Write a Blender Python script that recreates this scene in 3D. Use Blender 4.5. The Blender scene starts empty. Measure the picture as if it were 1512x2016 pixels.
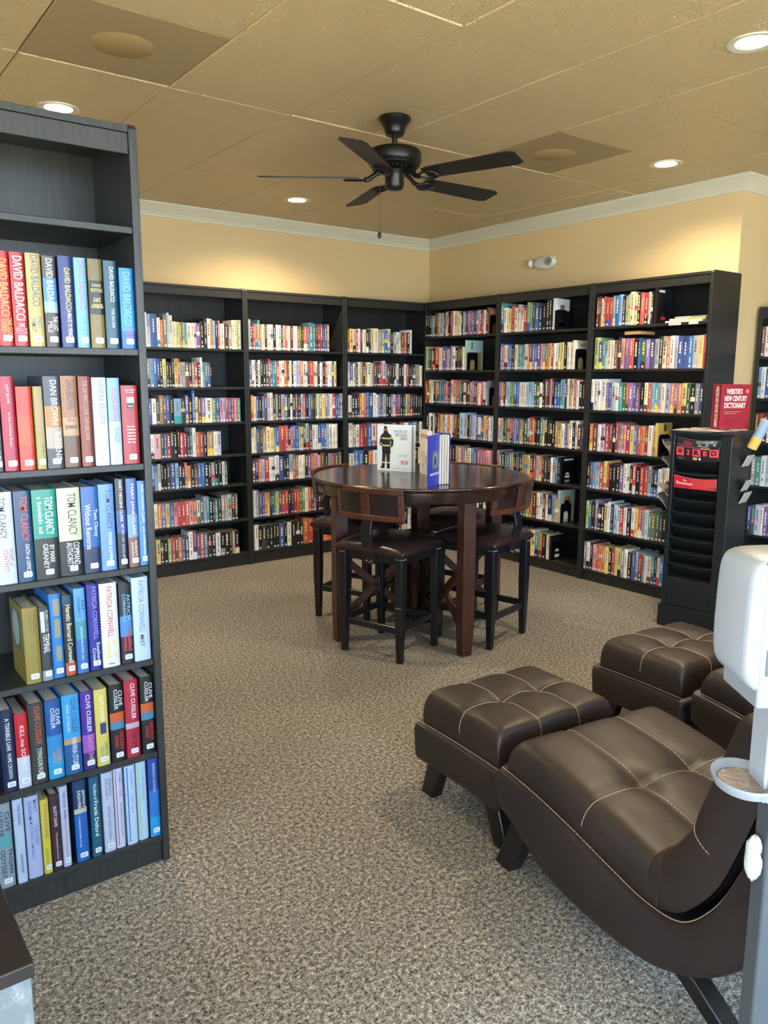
import bpy, bmesh, math, random
import numpy as np
from mathutils import Matrix, Vector

# ------------------------------------------------------------------ camera, world, light, exposure
S = bpy.context.scene
col = S.collection
cam_d = bpy.data.cameras.new('camera'); cam = bpy.data.objects.new('camera', cam_d); col.objects.link(cam)
CP = (-4.85568, -5.78919, 1.45963); YAW, PITCH, ROLL, FPX = 0.643585, 0.169493, 0.003294, 1546.84
cam_d.sensor_fit = 'HORIZONTAL'; cam_d.sensor_width = 36.0; cam_d.lens = FPX * 36.0 / 1512.0
cam_d.clip_start = 0.02; cam_d.clip_end = 200
_f = Vector((math.sin(YAW)*math.cos(PITCH), math.cos(YAW)*math.cos(PITCH), -math.sin(PITCH)))
_r = Vector((math.cos(YAW), -math.sin(YAW), 0)); _u = _r.cross(_f)
_r2 = _r*math.cos(ROLL) + _u*math.sin(ROLL); _u2 = -_r*math.sin(ROLL) + _u*math.cos(ROLL)
M = Matrix((( _r2.x, _u2.x, -_f.x, CP[0]), (_r2.y, _u2.y, -_f.y, CP[1]), (_r2.z, _u2.z, -_f.z, CP[2]), (0, 0, 0, 1)))
cam.matrix_world = M
S.camera = cam
S.view_settings.view_transform = 'Standard'; S.view_settings.look = 'None'
S.view_settings.gamma = 1.0; S.view_settings.use_curve_mapping = False
S.view_settings.exposure = 0.36

w = bpy.data.worlds.new('sky'); S.world = w; w.use_nodes = True
bg = w.node_tree.nodes['Background']; bg.inputs[0].default_value = (0.58, 0.78, 1.0, 1); bg.inputs[1].default_value = 10.8

sun_d = bpy.data.lights.new('sun', 'SUN'); sun_d.energy = 70; sun_d.color = (1.0, .93, .80); sun_d.angle = .01
sun = bpy.data.objects.new('sun', sun_d); sun.rotation_euler = (math.radians(-38), math.radians(-28), 0); col.objects.link(sun)   # high over the roof, lights the paving added outside for ceiling bounce
H_CEIL = 2.70
XL, YF, XR = -6.8, -7.8, 1.6       # room limits: left wall, front wall (behind the camera), alcove wall
def portal(name, loc, rot, sx, sy):
    l = bpy.data.lights.new(name, 'AREA'); l.shape = 'RECTANGLE'; l.size = sx; l.size_y = sy
    l.cycles.is_portal = True
    o = bpy.data.objects.new(name, l); o.location = loc; o.rotation_euler = rot; col.objects.link(o)
portal('window_portal', (-3.6, YF-0.02, 1.40), (math.radians(90), 0, 0), 5.2, 2.2)
portal('window_portal', (XL-0.02, -6.0, 1.40), (0, math.radians(-90), 0), 2.2, 2.6)
LAMPS = [(-1.829, -.714), (-.603, -2.866), (-1.84, -4.06), (-3.711, -1.708), (-4.2, -6.2), (-1.2, -6.4)]
def spot(x, y, power=150):
    l = bpy.data.lights.new('downlight_glow', 'SPOT'); l.energy = power; l.color = (1.0, 0.80, 0.55)
    l.spot_size = math.radians(150); l.spot_blend = 0.8; l.shadow_soft_size = 0.06
    o = bpy.data.objects.new('downlight_glow', l); o.location = (x, y, H_CEIL-0.012); col.objects.link(o)
for (x, y), p_ in zip(LAMPS[:4], (140, 105, 150, 150)): spot(x, y, p_)

# ------------------------------------------------------------------ helpers
def lin(h):
    h = h.lstrip('#'); v = [int(h[i:i+2], 16)/255 for i in (0, 2, 4)]
    return tuple((x/12.92 if x <= .04045 else ((x+.055)/1.055)**2.4) for x in v) + (1.0,)
def new_mat(name, color, rough=.5, metal=0.0, spec=.5, coat=0.0, emit=None, estr=0.0):
    m = bpy.data.materials.new(name); m.use_nodes = True
    b = m.node_tree.nodes['Principled BSDF']
    b.inputs['Base Color'].default_value = lin(color) if isinstance(color, str) else color
    b.inputs['Roughness'].default_value = rough; b.inputs['Metallic'].default_value = metal
    b.inputs['Specular IOR Level'].default_value = spec; b.inputs['Coat Weight'].default_value = coat
    if emit: b.inputs['Emission Color'].default_value = lin(emit); b.inputs['Emission Strength'].default_value = estr
    return m
def nd(m, t, **kw):
    n = m.node_tree.nodes.new(t)
    for k, v in kw.items(): setattr(n, k, v)
    return n
def lk(m, a, b): m.node_tree.links.new(a, b)
def ramp(m, fac, stops):
    r = nd(m, 'ShaderNodeValToRGB'); e = r.color_ramp.elements
    e[0].position, e[0].color = stops[0][0], lin(stops[0][1]); e[1].position, e[1].color = stops[-1][0], lin(stops[-1][1])
    for p, c in stops[1:-1]:
        x = e.new(p); x.color = lin(c)
    lk(m, fac, r.inputs[0]); return r
def noise(m, scale, detail=2, vec=None, rough=.5, dist=0.0):
    n = nd(m, 'ShaderNodeTexNoise'); n.inputs['Scale'].default_value = scale; n.inputs['Detail'].default_value = detail
    n.inputs['Roughness'].default_value = rough; n.inputs['Distortion'].default_value = dist
    if vec is not None: lk(m, vec, n.inputs['Vector'])
    return n
def geo_pos(m): return nd(m, 'ShaderNodeNewGeometry').outputs['Position']
def objco(m): return nd(m, 'ShaderNodeTexCoord').outputs['Object']
def bump(m, h, strength, dist=.002):
    b = nd(m, 'ShaderNodeBump'); b.inputs['Strength'].default_value = strength; b.inputs['Distance'].default_value = dist
    lk(m, h, b.inputs['Height']); lk(m, b.outputs[0], m.node_tree.nodes['Principled BSDF'].inputs['Normal']); return b
def bsdf(m): return m.node_tree.nodes['Principled BSDF']

MT = {}
def wood_black():
    m = new_mat('black_laminate', '#2b2c2b', .42)
    n = noise(m, 6, 4, objco(m)); mp = nd(m, 'ShaderNodeMapping'); mp.inputs['Scale'].default_value = (30, 30, 1.5)
    lk(m, objco(m), mp.inputs[0]); n2 = noise(m, 5, 6, mp.outputs[0])
    r = ramp(m, n2.outputs[0], [(.3, '#191a19'), (.7, '#292a29')]); lk(m, r.outputs[0], bsdf(m).inputs['Base Color'])
    bump(m, n2.outputs[0], .12, .001); return m
MT['case'] = wood_black()
def attr_mat(name, rough, coat=0.0):
    m = new_mat(name, '#808080', rough, coat=coat)
    a = nd(m, 'ShaderNodeAttribute'); a.attribute_name = 'Col'; lk(m, a.outputs['Color'], bsdf(m).inputs['Base Color'])
    return m
MT['book'] = attr_mat('printed_paper_cover', .45)
MT['hard'] = attr_mat('plastic_jacketed_cover', .42, coat=.15)
bsdf(MT['hard']).inputs['Coat Roughness'].default_value = .15
def paper_edge():
    m = new_mat('page_edges', '#b9b4a8', .9)
    mp = nd(m, 'ShaderNodeMapping'); mp.inputs['Scale'].default_value = (900, 3, 3); lk(m, objco(m), mp.inputs[0])
    n = noise(m, 1, 1, mp.outputs[0]); r = ramp(m, n.outputs[0], [(.35, '#9c978c'), (.65, '#cbc7bc')])
    lk(m, r.outputs[0], bsdf(m).inputs['Base Color']); return m
MT['pages'] = paper_edge()
_fm = {}
def flat(color, rough=.5, metal=0.0, spec=.5):
    k = (color, rough, metal, spec)
    if k not in _fm: _fm[k] = new_mat('paint_' + color.strip('#'), color, rough, metal, spec)
    return _fm[k]

class MB:
    """collects faces; build() links them as ONE mesh object"""
    def __init__(s): s.v = []; s.f = []; s.c = []; s.sm = []
    def add(s, vs, fs, c=None, smooth=False):
        o = len(s.v); s.v += [tuple(v) for v in vs]
        for i, f in enumerate(fs):
            s.f.append(tuple(o+k for k in f)); s.c.append(c[i] if isinstance(c, list) else c); s.sm.append(smooth)
        return s
    def box(s, x0, x1, y0, y1, z0, z1, c=None):
        vs = [(x0,y0,z0),(x1,y0,z0),(x1,y1,z0),(x0,y1,z0),(x0,y0,z1),(x1,y0,z1),(x1,y1,z1),(x0,y1,z1)]
        return s.add(vs, [(0,3,2,1),(4,5,6,7),(0,1,5,4),(1,2,6,5),(2,3,7,6),(3,0,4,7)], c)
    def hexa(s, b, t, c=None):      # 4 bottom points, 4 top points (ccw from above)
        return s.add(list(b)+list(t), [(0,3,2,1),(4,5,6,7),(0,1,5,4),(1,2,6,5),(2,3,7,6),(3,0,4,7)], c)
    def prism(s, poly, h0, h1, axis='x', c=None, smooth=False):   # polygon extruded along axis
        def P(a, b, h): return {'x': (h, a, b), 'y': (a, h, b), 'z': (a, b, h)}[axis]
        n = len(poly); vs = [P(a, b, h0) for a, b in poly]+[P(a, b, h1) for a, b in poly]
        s.add(vs, [tuple(range(n))[::-1], tuple(range(n, 2*n))], c)
        o = len(s.v)-2*n
        for i in range(n):
            j = (i+1) % n; s.f.append((o+i, o+j, o+n+j, o+n+i)); s.c.append(c); s.sm.append(smooth)
        return s
    def lathe(s, prof, n=24, cx=0, cy=0, c=None, a0=0, a1=2*math.pi, axis='z'):
        full = abs(a1-a0-2*math.pi) < 1e-6; m = n if full else n+1; vs = []
        for r, z in prof:
            for k in range(m):
                a = a0+(a1-a0)*k/n; p = (cx+r*math.cos(a), cy+r*math.sin(a), z)
                if axis == 'y': p = (p[0], p[2], p[1])
                if axis == 'x': p = (p[2], p[0], p[1])
                vs.append(p)
        fs = []
        for i in range(len(prof)-1):
            for k in range(n):
                k2 = (k+1) % m; fs.append((i*m+k, i*m+k2, (i+1)*m+k2, (i+1)*m+k))
        return s.add(vs, fs, c, True)
    def tube(s, pts, r, n=8, c=None, caps=True, ry=None):
        pts = [Vector(p) for p in pts]; vs = []; up = Vector((0, 0, 1))
        prev = None
        for i, p in enumerate(pts):
            d = (pts[min(i+1, len(pts)-1)]-pts[max(i-1, 0)]).normalized()
            if prev is None:
                a = d.cross(up) if abs(d.z) < .95 else d.cross(Vector((1, 0, 0)))
            else: a = prev - d*prev.dot(d)
            a.normalize(); prev = a; b = d.cross(a)
            rr = r[i] if isinstance(r, (list, tuple)) else r
            for k in range(n):
                t = 2*math.pi*k/n; vs.append(p+a*rr*math.cos(t)+b*(ry if ry else rr)*math.sin(t))
        fs = []
        for i in range(len(pts)-1):
            for k in range(n):
                k2 = (k+1) % n; fs.append((i*n+k, i*n+k2, (i+1)*n+k2, (i+1)*n+k))
        s.add(vs, fs, c, True)
        if caps:
            o = len(s.v)-len(vs)
            s.f.append(tuple(o+k for k in range(n))[::-1]); s.f.append(tuple(o+(len(pts)-1)*n+k for k in range(n)))
            s.c += [c, c]; s.sm += [False, False]
        return s
    def xf(s, m, start=0):
        for i in range(start, len(s.v)): s.v[i] = tuple(m @ Vector(s.v[i]))
        return s
    def mesh(s, name, mat):
        me = bpy.data.meshes.new(name); me.from_pydata(s.v, [], s.f)
        for mm in (mat if isinstance(mat, list) else [mat]): me.materials.append(mm)
        me.polygons.foreach_set('use_smooth', s.sm)
        if any(x is not None and not isinstance(x, int) for x in s.c):
            ca = me.color_attributes.new('Col', 'FLOAT_COLOR', 'CORNER'); buf = []
            for f, cc in zip(s.f, s.c): buf += list(cc or (.5, .5, .5, 1))*len(f)
            ca.data.foreach_set('color', buf)
        me.set_sharp_from_angle(angle=math.radians(42)); me.update(); return me
    def build(s, name, mat, parent=None, bevel=0, seg=2, loc=None, rz=None, fix=True):
        me = s.mesh(name, mat)
        if fix and not any(x is not None for x in s.c):
            bm = bmesh.new(); bm.from_mesh(me); bmesh.ops.recalc_face_normals(bm, faces=bm.faces); bm.to_mesh(me); bm.free()
        return link(name, me, parent, bevel, seg, loc, rz)
def link(name, me, parent=None, bevel=0, seg=2, loc=None, rz=None):
    o = bpy.data.objects.new(name, me); col.objects.link(o)
    if parent: o.parent = parent
    if loc is not None: o.location = loc
    if rz is not None: o.rotation_euler = (0, 0, rz)
    if bevel:
        b = o.modifiers.new('bevel', 'BEVEL'); b.width = bevel; b.segments = seg; b.limit_method = 'ANGLE'; b.angle_limit = math.radians(35)
        for p in me.polygons: p.use_smooth = True
        try:
            w_ = o.modifiers.new('wn', 'WEIGHTED_NORMAL'); w_.keep_sharp = True
        except Exception: pass
    return o
def tag(o, label, cat, group=None):
    o['label'] = label; o['category'] = cat
    if group: o['group'] = group
    return o
def thing(name, label, cat, loc=(0, 0, 0), rz=0, group=None):
    o = bpy.data.objects.new(name, None); o.empty_display_size = .1; col.objects.link(o)
    o.location = loc; o.rotation_euler = (0, 0, rz); return tag(o, label, cat, group)
def struct(o): o['kind'] = 'structure'; return o
def copy_tree(o, parent=None):
    c = o.copy(); col.objects.link(c)
    if parent: c.parent = parent
    for ch in list(o.children): copy_tree(ch, c)
    return c
_tc = {}
def text_mesh(txt, bold=0.0):
    k = (txt, bold)
    if k in _tc: return _tc[k]
    cu = bpy.data.curves.new('t', 'FONT'); cu.body = txt; cu.size = 1; cu.resolution_u = 2; cu.offset = bold
    o = bpy.data.objects.new('t', cu); col.objects.link(o)
    dg = bpy.context.evaluated_depsgraph_get(); me = bpy.data.meshes.new_from_object(o.evaluated_get(dg))
    vs = np.array([v.co[:] for v in me.vertices]) if len(me.vertices) else np.zeros((1, 3))
    fs = [tuple(p.vertices) for p in me.polygons]
    bpy.data.objects.remove(o); bpy.data.curves.remove(cu); bpy.data.meshes.remove(me)
    lo, hi = vs.min(0), vs.max(0); vs = (vs-lo)/np.maximum(hi-lo, 1e-6)   # unit box
    _tc[k] = (vs[:, :2], fs, (hi-lo)[0]/max((hi-lo)[1], 1e-6)); return _tc[k]
def put_text(mb, txt, O, X, Y, L, Hh, c, bold=0.0):
    """letters filling the box O + [0,L]X + [0,Hh]Y"""
    O, X, Y = Vector(O), Vector(X), Vector(Y)
    if txt[0] in '#~':      # '#' solid block, '~' marks too small to read in the photo
        spans = [(0, 1, 0, 1)]
        if txt[0] == '~':
            rr = random.Random(len(txt)*7+int(L*1e4)); spans = []; x = 0; st_ = Hh*.62/max(L, 1e-6)
            while x < 1:
                if rr.random() < .14: x += st_; continue
                spans.append((x, min(1, x+st_*.62), rr.choice((0, 0, .12)), rr.choice((1, .75, .75)))); x += st_
        for a, b_, v0, v1 in spans: mb.add([O+X*(a*L)+Y*(v0*Hh), O+X*(b_*L)+Y*(v0*Hh), O+X*(b_*L)+Y*(v1*Hh), O+X*(a*L)+Y*(v1*Hh)], [(0, 1, 2, 3)], c)
        return
    vs, fs, asp = text_mesh(txt, bold); O, X, Y = Vector(O), Vector(X), Vector(Y)
    mb.add([O+X*(float(a)*L)+Y*(float(b)*Hh) for a, b in vs], fs, c)

# ------------------------------------------------------------------ room shell
def carpet_mat():
    m = new_mat('speckled_carpet', '#6b6459', .95, spec=.15); p = geo_pos(m)
    n1 = noise(m, 170, 3, p, .7); n2 = noise(m, 75, 3, p, .7); n3 = noise(m, 1.3, 2, p)
    a = nd(m, 'ShaderNodeMath', operation='ADD'); lk(m, n1.outputs[0], a.inputs[0]); lk(m, n2.outputs[0], a.inputs[1])
    h = nd(m, 'ShaderNodeMath', operation='MULTIPLY'); h.inputs[1].default_value = .5; lk(m, a.outputs[0], h.inputs[0])
    r = ramp(m, h.outputs[0], [(.38, '#2b2a28'), (.46, '#66625b'), (.53, '#8f8a81'), (.62, '#c4c0b6')])
    mx = nd(m, 'ShaderNodeMix', data_type='RGBA', blend_type='MULTIPLY'); mx.inputs[0].default_value = .25
    r3 = ramp(m, n3.outputs[0], [(.35, '#b0a89c'), (.65, '#ffffff')])
    lk(m, r.outputs[0], mx.inputs[6]); lk(m, r3.outputs[0], mx.inputs[7]); lk(m, mx.outputs[2], bsdf(m).inputs['Base Color'])
    bump(m, h.outputs[0], .8, .006); return m
def wall_mat():
    m = new_mat('beige_wall_paint', '#d2ba8c', .75, spec=.3); n = noise(m, 90, 4, geo_pos(m)); bump(m, n.outputs[0], .15, .002); return m
def tile_mat():
    m = new_mat('textured_tan_ceiling_tile', '#c8b48a', .33, spec=.6); p = geo_pos(m)
    mp = nd(m, 'ShaderNodeMapping'); mp.inputs['Scale'].default_value = (1, 1, 1); lk(m, p, mp.inputs[0])
    n = noise(m, 30, 1, mp.outputs[0], .5, .6)
    d = nd(m, 'ShaderNodeMath', operation='SUBTRACT'); d.inputs[1].default_value = .5; lk(m, n.outputs[0], d.inputs[0])
    ab = nd(m, 'ShaderNodeMath', operation='ABSOLUTE'); lk(m, d.outputs[0], ab.inputs[0])
    ridge = ramp(m, ab.outputs[0], [(.0, '#ffffff'), (.035, '#000000')])
    n3 = noise(m, 55, 1, p); cut = ramp(m, n3.outputs[0], [(.49, '#000000'), (.54, '#ffffff')])
    mu = nd(m, 'ShaderNodeMath', operation='MULTIPLY'); lk(m, ridge.outputs[0], mu.inputs[0]); lk(m, cut.outputs[0], mu.inputs[1])
    n2 = noise(m, 160, 2, p); a = nd(m, 'ShaderNodeMath', operation='MULTIPLY_ADD'); a.inputs[1].default_value = .06
    lk(m, n2.outputs[0], a.inputs[0]); lk(m, mu.outputs[0], a.inputs[2])
    bb_ = bump(m, a.outputs[0], 1.0, .004); bb_.invert = True
    rg = nd(m, 'ShaderNodeMapRange'); rg.inputs[3].default_value = .42; rg.inputs[4].default_value = .22; lk(m, mu.outputs[0], rg.inputs[0]); lk(m, rg.outputs[0], bsdf(m).inputs['Roughness'])
    cr = ramp(m, mu.outputs[0], [(0, '#c5b187'), (1, '#dccaa0')]); lk(m, cr.outputs[0], bsdf(m).inputs['Base Color']); return m  # strokes coloured lighter to stand in for the grazing light they catch
MT['pave'] = new_mat('pale_bounce_paving', '#b8b09e', .9)
MT['carpet'] = carpet_mat(); MT['wall'] = wall_mat(); MT['tile'] = tile_mat()
MT['trim'] = new_mat('white_trim_paint', '#cfccb8', .4); MT['tbar'] = new_mat('ceiling_grid_metal', '#a08c66', .5)
def perf_mat():
    m = new_mat('perforated_speaker_panel', '#9a8968', .5); p = geo_pos(m)
    v = nd(m, 'ShaderNodeTexVoronoi'); v.inputs['Scale'].default_value = 110; v.inputs['Randomness'].default_value = 0; lk(m, p, v.inputs['Vector'])
    r = ramp(m, v.outputs['Distance'], [(.22, '#5d513e'), (.34, '#a8956f')]); lk(m, r.outputs[0], bsdf(m).inputs['Base Color']); return m
MT['perf'] = perf_mat()

struct(MB().box(XL-.15, XR+.15, YF-.15, .15, -.12, 0).build('floor', MT['carpet']))
struct(MB().box(XL-9, XR+9, YF-14, YF-.15, -.25, -.13).box(XL-9, XL-.15, YF-.15, 6, -.25, -.13).build('floor_outside_bounce', MT['pave']))  # unseen pale paving, added to bounce sunlight up to the ceiling
YC = -3.02                                   # where wall B ends and the alcove begins
struct(MB().box(XL-.15, .15, 0, .15, 0, 2.95).build('wall_back', MT['wall']))
struct(MB().box(0, .15, YC+.12, 0, 0, 2.95).build('wall_right', MT['wall']))
struct(MB().box(.0, XR+.15, YC, YC+.12, 0, 2.95).xf(Matrix.Identity(4)).build('wall_alcove', MT['wall']))
struct(MB().box(XR, XR+.15, YF-.15, YC, 0, 2.95).build('wall_far_right', MT['wall']))
b = MB(); x0, x1, z0, z1 = -6.2, -1.0, .30, 2.50
b.box(XL-.15, x0, YF-.15, YF, 0, 2.95); b.box(x1, XR+.15, YF-.15, YF, 0, 2.95); b.box(x0, x1, YF-.15, YF, 0, z0); b.box(x0, x1, YF-.15, YF, z1, 2.95)
struct(b.build('wall_front', MT['wall']))
b = MB(); y0, y1 = -7.3, -4.7
b.box(XL-.15, XL, YF-.15, y0, 0, 2.95); b.box(XL-.15, XL, y1, .15, 0, 2.95); b.box(XL-.15, XL, y0, y1, 0, z0); b.box(XL-.15, XL, y0, y1, z1, 2.95)
struct(b.build('wall_left', MT['wall']))
w1 = MB()
for k in range(5): x = x0+(x1-x0)*k/4; w1.box(x-.03, x+.03, YF-.12, YF-.04, z0, z1)
w1.box(x0, x1, YF-.12, YF-.04, z0, z0+.06); w1.box(x0, x1, YF-.12, YF-.04, z1-.06, z1)
struct(w1.build('window_1', MT['trim']))
w2 = MB()
for k in range(3): y = y0+(y1-y0)*k/2; w2.box(XL-.12, XL-.04, y-.03, y+.03, z0, z1)
w2.box(XL-.12, XL-.04, y0, y1, z0, z0+.06); w2.box(XL-.12, XL-.04, y0, y1, z1-.06, z1)
struct(w2.build('window_2', MT['trim']))

# ceiling slab + lay-in tiles
ceil = struct(MB().box(XL-.15, XR+.15, YF-.15, .15, H_CEIL+.03, H_CEIL+.12).build('ceiling', MT['tbar']))
GX, GY, P = -2.793, -2.287, .6096
rnd = random.Random(4)
xs = [GX+P*i for i in range(-7, 9)]; ys = [GY+2*P*j for j in range(-5, 3)]
tm = {}
grid = MB()
for i in range(len(xs)-1):
    for j in range(len(ys)-1):
        ax, bx, ay, by = xs[i], xs[i+1], ys[j], ys[j+1]
        ax, bx, ay, by = max(ax, XL), min(bx, XR), max(ay, YF), min(by, 0)
        if bx-ax < .05 or by-ay < .05: continue
        if ax > -.05 and ay > YC-.01: continue
        if ax > -.05 and by > YC: by = YC
        pieces = [(ax, bx, ay, by, False)]
        for sx, sy in ((-3.707, -2.592), (-1.27, -2.592)):
            if ax < sx < bx and ay < sy < by: pieces = [(ax, bx, by-P, by, True), (ax, bx, ay, by-P, False)]
        for (a, b_, c_, d_, sp) in pieces:
            g = .003; dz = rnd.uniform(-.002, .0025)
            W_, D_ = round(b_-a-g, 3), round(d_-c_-g, 3)
            key = (W_, D_, sp)
            if key not in tm:
                q = MB(); h = .02
                q.hexa([(-W_/2+.004, -D_/2+.004, 0), (W_/2-.004, -D_/2+.004, 0), (W_/2-.004, D_/2-.004, 0), (-W_/2+.004, D_/2-.004, 0)],
                       [(-W_/2, -D_/2, .008), (W_/2, -D_/2, .008), (W_/2, D_/2, .008), (-W_/2, D_/2, .008)])
                q.box(-W_/2, W_/2, -D_/2, D_/2, .008, h)
                tm[key] = q.mesh('ceiling_tile', MT['perf'] if sp else MT['tile'])
            o = link('speaker_panel' if sp else 'ceiling_tile', tm[key], ceil, loc=((a+b_)/2, (c_+d_)/2, H_CEIL+dz))
            if sp:
                o['label'] = 'perforated square panel with round speaker patch'
                MB().lathe([(0, -.001), (.118, -.001), (.122, .001)], 40).build('speaker_disc', MT['spk'] if 'spk' in MT else flat('#a99163', .6), o)
# crown moulding (profile: out from wall, up)
prof = [(0, 0), (.012, 0), (.012, .018), (.018, .024), (.018, .03), (.03, .042), (.05, .062), (.058, .075), (.066, .08), (.066, .094), (0, .094)]
Z0 = 2.606
def crown(name, path):
    b = MB(); n = len(path); dirs = []
    for i in range(n-1):
        d = Vector(path[i+1])-Vector(path[i]); d.normalize(); dirs.append(d)
    rings = []
    for i in range(n):
        a = dirs[max(i-1, 0)]; c_ = dirs[min(i, n-2)]
        na, nc = Vector((a.y, -a.x)), Vector((c_.y, -c_.x)); m_ = (na+nc)
        m_ = m_/m_.dot(na) if m_.length > 1e-6 else na
        rings.append([(path[i][0]+m_.x*o_, path[i][1]+m_.y*o_, Z0+z_) for o_, z_ in prof])
    k = len(prof); vs = [p for r_ in rings for p in r_]; fs = []
    for i in range(n-1):
        for t in range(k): fs.append((i*k+t, i*k+(t+1) % k, (i+1)*k+(t+1) % k, (i+1)*k+t))
    fs += [tuple(range(k)), tuple((n-1)*k+t for t in range(k))]
    b.add(vs, fs); return struct(b.build(name, MT['trim']))
crown('trim_1', [(XL, 0), (0, 0), (0, YC), (XR, YC)])
# ------------------------------------------------------------------ bookcases
D = 0.3165; HC = 2.11; WA, WB = .903, .910; YL = -3.639
ZA = [1.665, 1.385, 1.125, .877, .648, .37, .105]; ZB = [1.81, 1.523, 1.238, .95, .68, .385, .085]; ZL = [1.852, 1.534, 1.221, .928, .648, .36, .087]
_cm = {}
def cmesh(key, fn):
    if key not in _cm: _cm[key] = fn()
    return _cm[key]
def bookcase(label, loc, rz, W, shelves, height=HC, depth=D, group=None):
    """local: x from 0 (left) to W, front at y=0, back at y=depth"""
    t = thing('bookcase', label, 'bookcase', loc, rz, group)
    th = .022
    side = cmesh(('side', height, depth), lambda: MB().prism([(0, 0), (depth, 0), (depth, height-.006), (depth-.006, height), (.01, height), (0, height-.012)], 0, th-.001, 'x').mesh('side_panel', MT['case']))
    for x in (0.0005, W-th+.0005): link('side_panel', side, t, .0015, 1, (x, 0, 0))
    iw = W-2*th
    link('back_panel', cmesh(('back', W, height), lambda: MB().box(0, iw, depth-.008, depth-.001, .06, height-.02).mesh('back_panel', MT['case'])), t, loc=(th, 0, 0))
    link('top_panel', cmesh(('top', W, depth), lambda: MB().box(0, iw, .004, depth-.009, 0, .018).mesh('top_panel', MT['case'])), t, .001, 1, (th, 0, height-.022))
    link('header_board', cmesh(('head', W), lambda: MB().box(0, iw, .008, .024, 0, .052).mesh('header_board', MT['case'])), t, .001, 1, (th, 0, height-.0745))
    sm = cmesh(('shelf', W, depth), lambda: MB().box(.0005, iw-.0005, .003, depth-.009, -.018, 0).mesh('shelf', MT['case']))
    for z in shelves: link('shelf', sm, t, .0015, 1, (th, 0, z))
    link('kick_board', cmesh(('kick', W, shelves[-1]), lambda: MB().box(0, iw, .012, .028, 0, shelves[-1]-.0185).mesh('kick_board', MT['case'])), t, .001, 1, (th, 0, 0))
    return t
bookcase('tall black bookcase against the back wall, beside the room corner', (-.25-WA, -D, 0), 0, WA, ZA, group='black bookcases along the back wall')
bookcase('middle black bookcase of the three against the back wall', (-.25-2*WA, -D, 0), 0, WA, ZA, group='black bookcases along the back wall')
bookcase('black bookcase on the back wall, farthest left, just beyond the big foreground bookcase', (-.25-3*WA, -D, 0), 0, WA, ZA, group='black bookcases along the back wall')
R90 = -math.pi/2
bookcase('narrow-looking black bookcase on the right wall, nearest the room corner', (-D, -D-.001, 0), R90, WB, ZB, group='black bookcases along the right wall')
bookcase('middle black bookcase of the three on the right wall', (-D, -D-.001-WB, 0), R90, WB, ZB, group='black bookcases along the right wall')
bookcase('black bookcase on the right wall with its side panel showing, behind magazine rack', (-D, -D-.001-2*WB, 0), R90, WB, ZB, group='black bookcases along the right wall')
bookcase('large near black bookcase at left with hardcover novels', (-4.058-.914, YL, 0), 0, .914, ZL)
ZR = [1.603, 1.333, 1.046, .756, .425, .09]
bookcase('lower black bookcase in the alcove at the right edge, beyond the magazine rack', (.25, -3.045, 0), R90, WB, ZR, height=1.92, depth=.30)
# little metal shelf pins / scratches in the near bookcase
pinm = flat('#b9b9b4', .3, .8)

# ------------------------------------------------------------------ small books on the wall cases
PAL = dict(k=['#17171a', '#1f1e22', '#121418'], d=['#3a3c40', '#45474a', '#34302f'], n=['#1c2850', '#22305e', '#19203f'], b=['#2f62b0', '#2b74c4', '#3a59a8'],
    s=['#7fb4dc', '#93c3e2', '#6fa3cf'], t=['#2a8f96', '#3aa5a6', '#2b7480'], g=['#3f7a44', '#5c9a5a', '#2f5b3a'], l=['#a3c25a', '#b9cf6a', '#93b84e'],
    y=['#ead24a', '#e8c437', '#d9c56a'], o=['#dd7b35', '#e58b3c', '#cf6a3a'], r=['#c8323a', '#b8292f', '#d24a3f'], m=['#6a1f38', '#8a2342', '#5a2230'],
    p=['#e08aa0', '#dd6f96', '#e7a8b4'], v=['#7a5ca0', '#8f73b4', '#5f4a8e'], w=['#e9e9e6', '#dfe4e8', '#f0eeea'], c=['#e8ddc0', '#ddd2ae', '#efe6cf'],
    e=['#a98d64', '#b89c70', '#947a58'], q=['#6a3f2c', '#7c4a34', '#543327'], h=['#9a9c9e', '#888c92', '#aeb2b2'], u=['#a9aedb', '#b9bde0', '#9aa4d0'])
CNAME = dict(k='black', d='charcoal', n='navy', b='blue', s='pale blue', t='teal', g='green', l='lime green', y='yellow', o='orange', r='red', m='maroon',
    p='pink', v='purple', w='white', c='cream', e='tan', q='brown', h='grey', u='lavender')
ORD = ['', 'first', 'second', 'third', 'fourth', 'fifth', 'sixth', 'seventh', 'eighth', 'ninth', 'tenth', 'eleventh', 'twelfth', 'thirteenth', 'fourteenth', 'fifteenth',
    'sixteenth', 'seventeenth', 'eighteenth', 'nineteenth', 'twentieth'] 
TENS = {2: ('twenty', 'twentieth'), 3: ('thirty', 'thirtieth'), 4: ('forty', 'fortieth')}
def ordinal(n):
    if n <= 20: return ORD[n]
    return TENS[n//10][1] if n % 10 == 0 else TENS[n//10][0]+'-'+ORD[n % 10]
WHITE = lin('#f2f2ee'); PAGE = lin('#b7ae9a')
def shade(c, f): return tuple(min(1, x*f) for x in c[:3])+(1.0,)
def mute(c, k=.22):
    g = .3*c[0]+.55*c[1]+.15*c[2]; return tuple(x*(1-k)+g*k for x in c[:3])+(1.0,)
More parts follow.
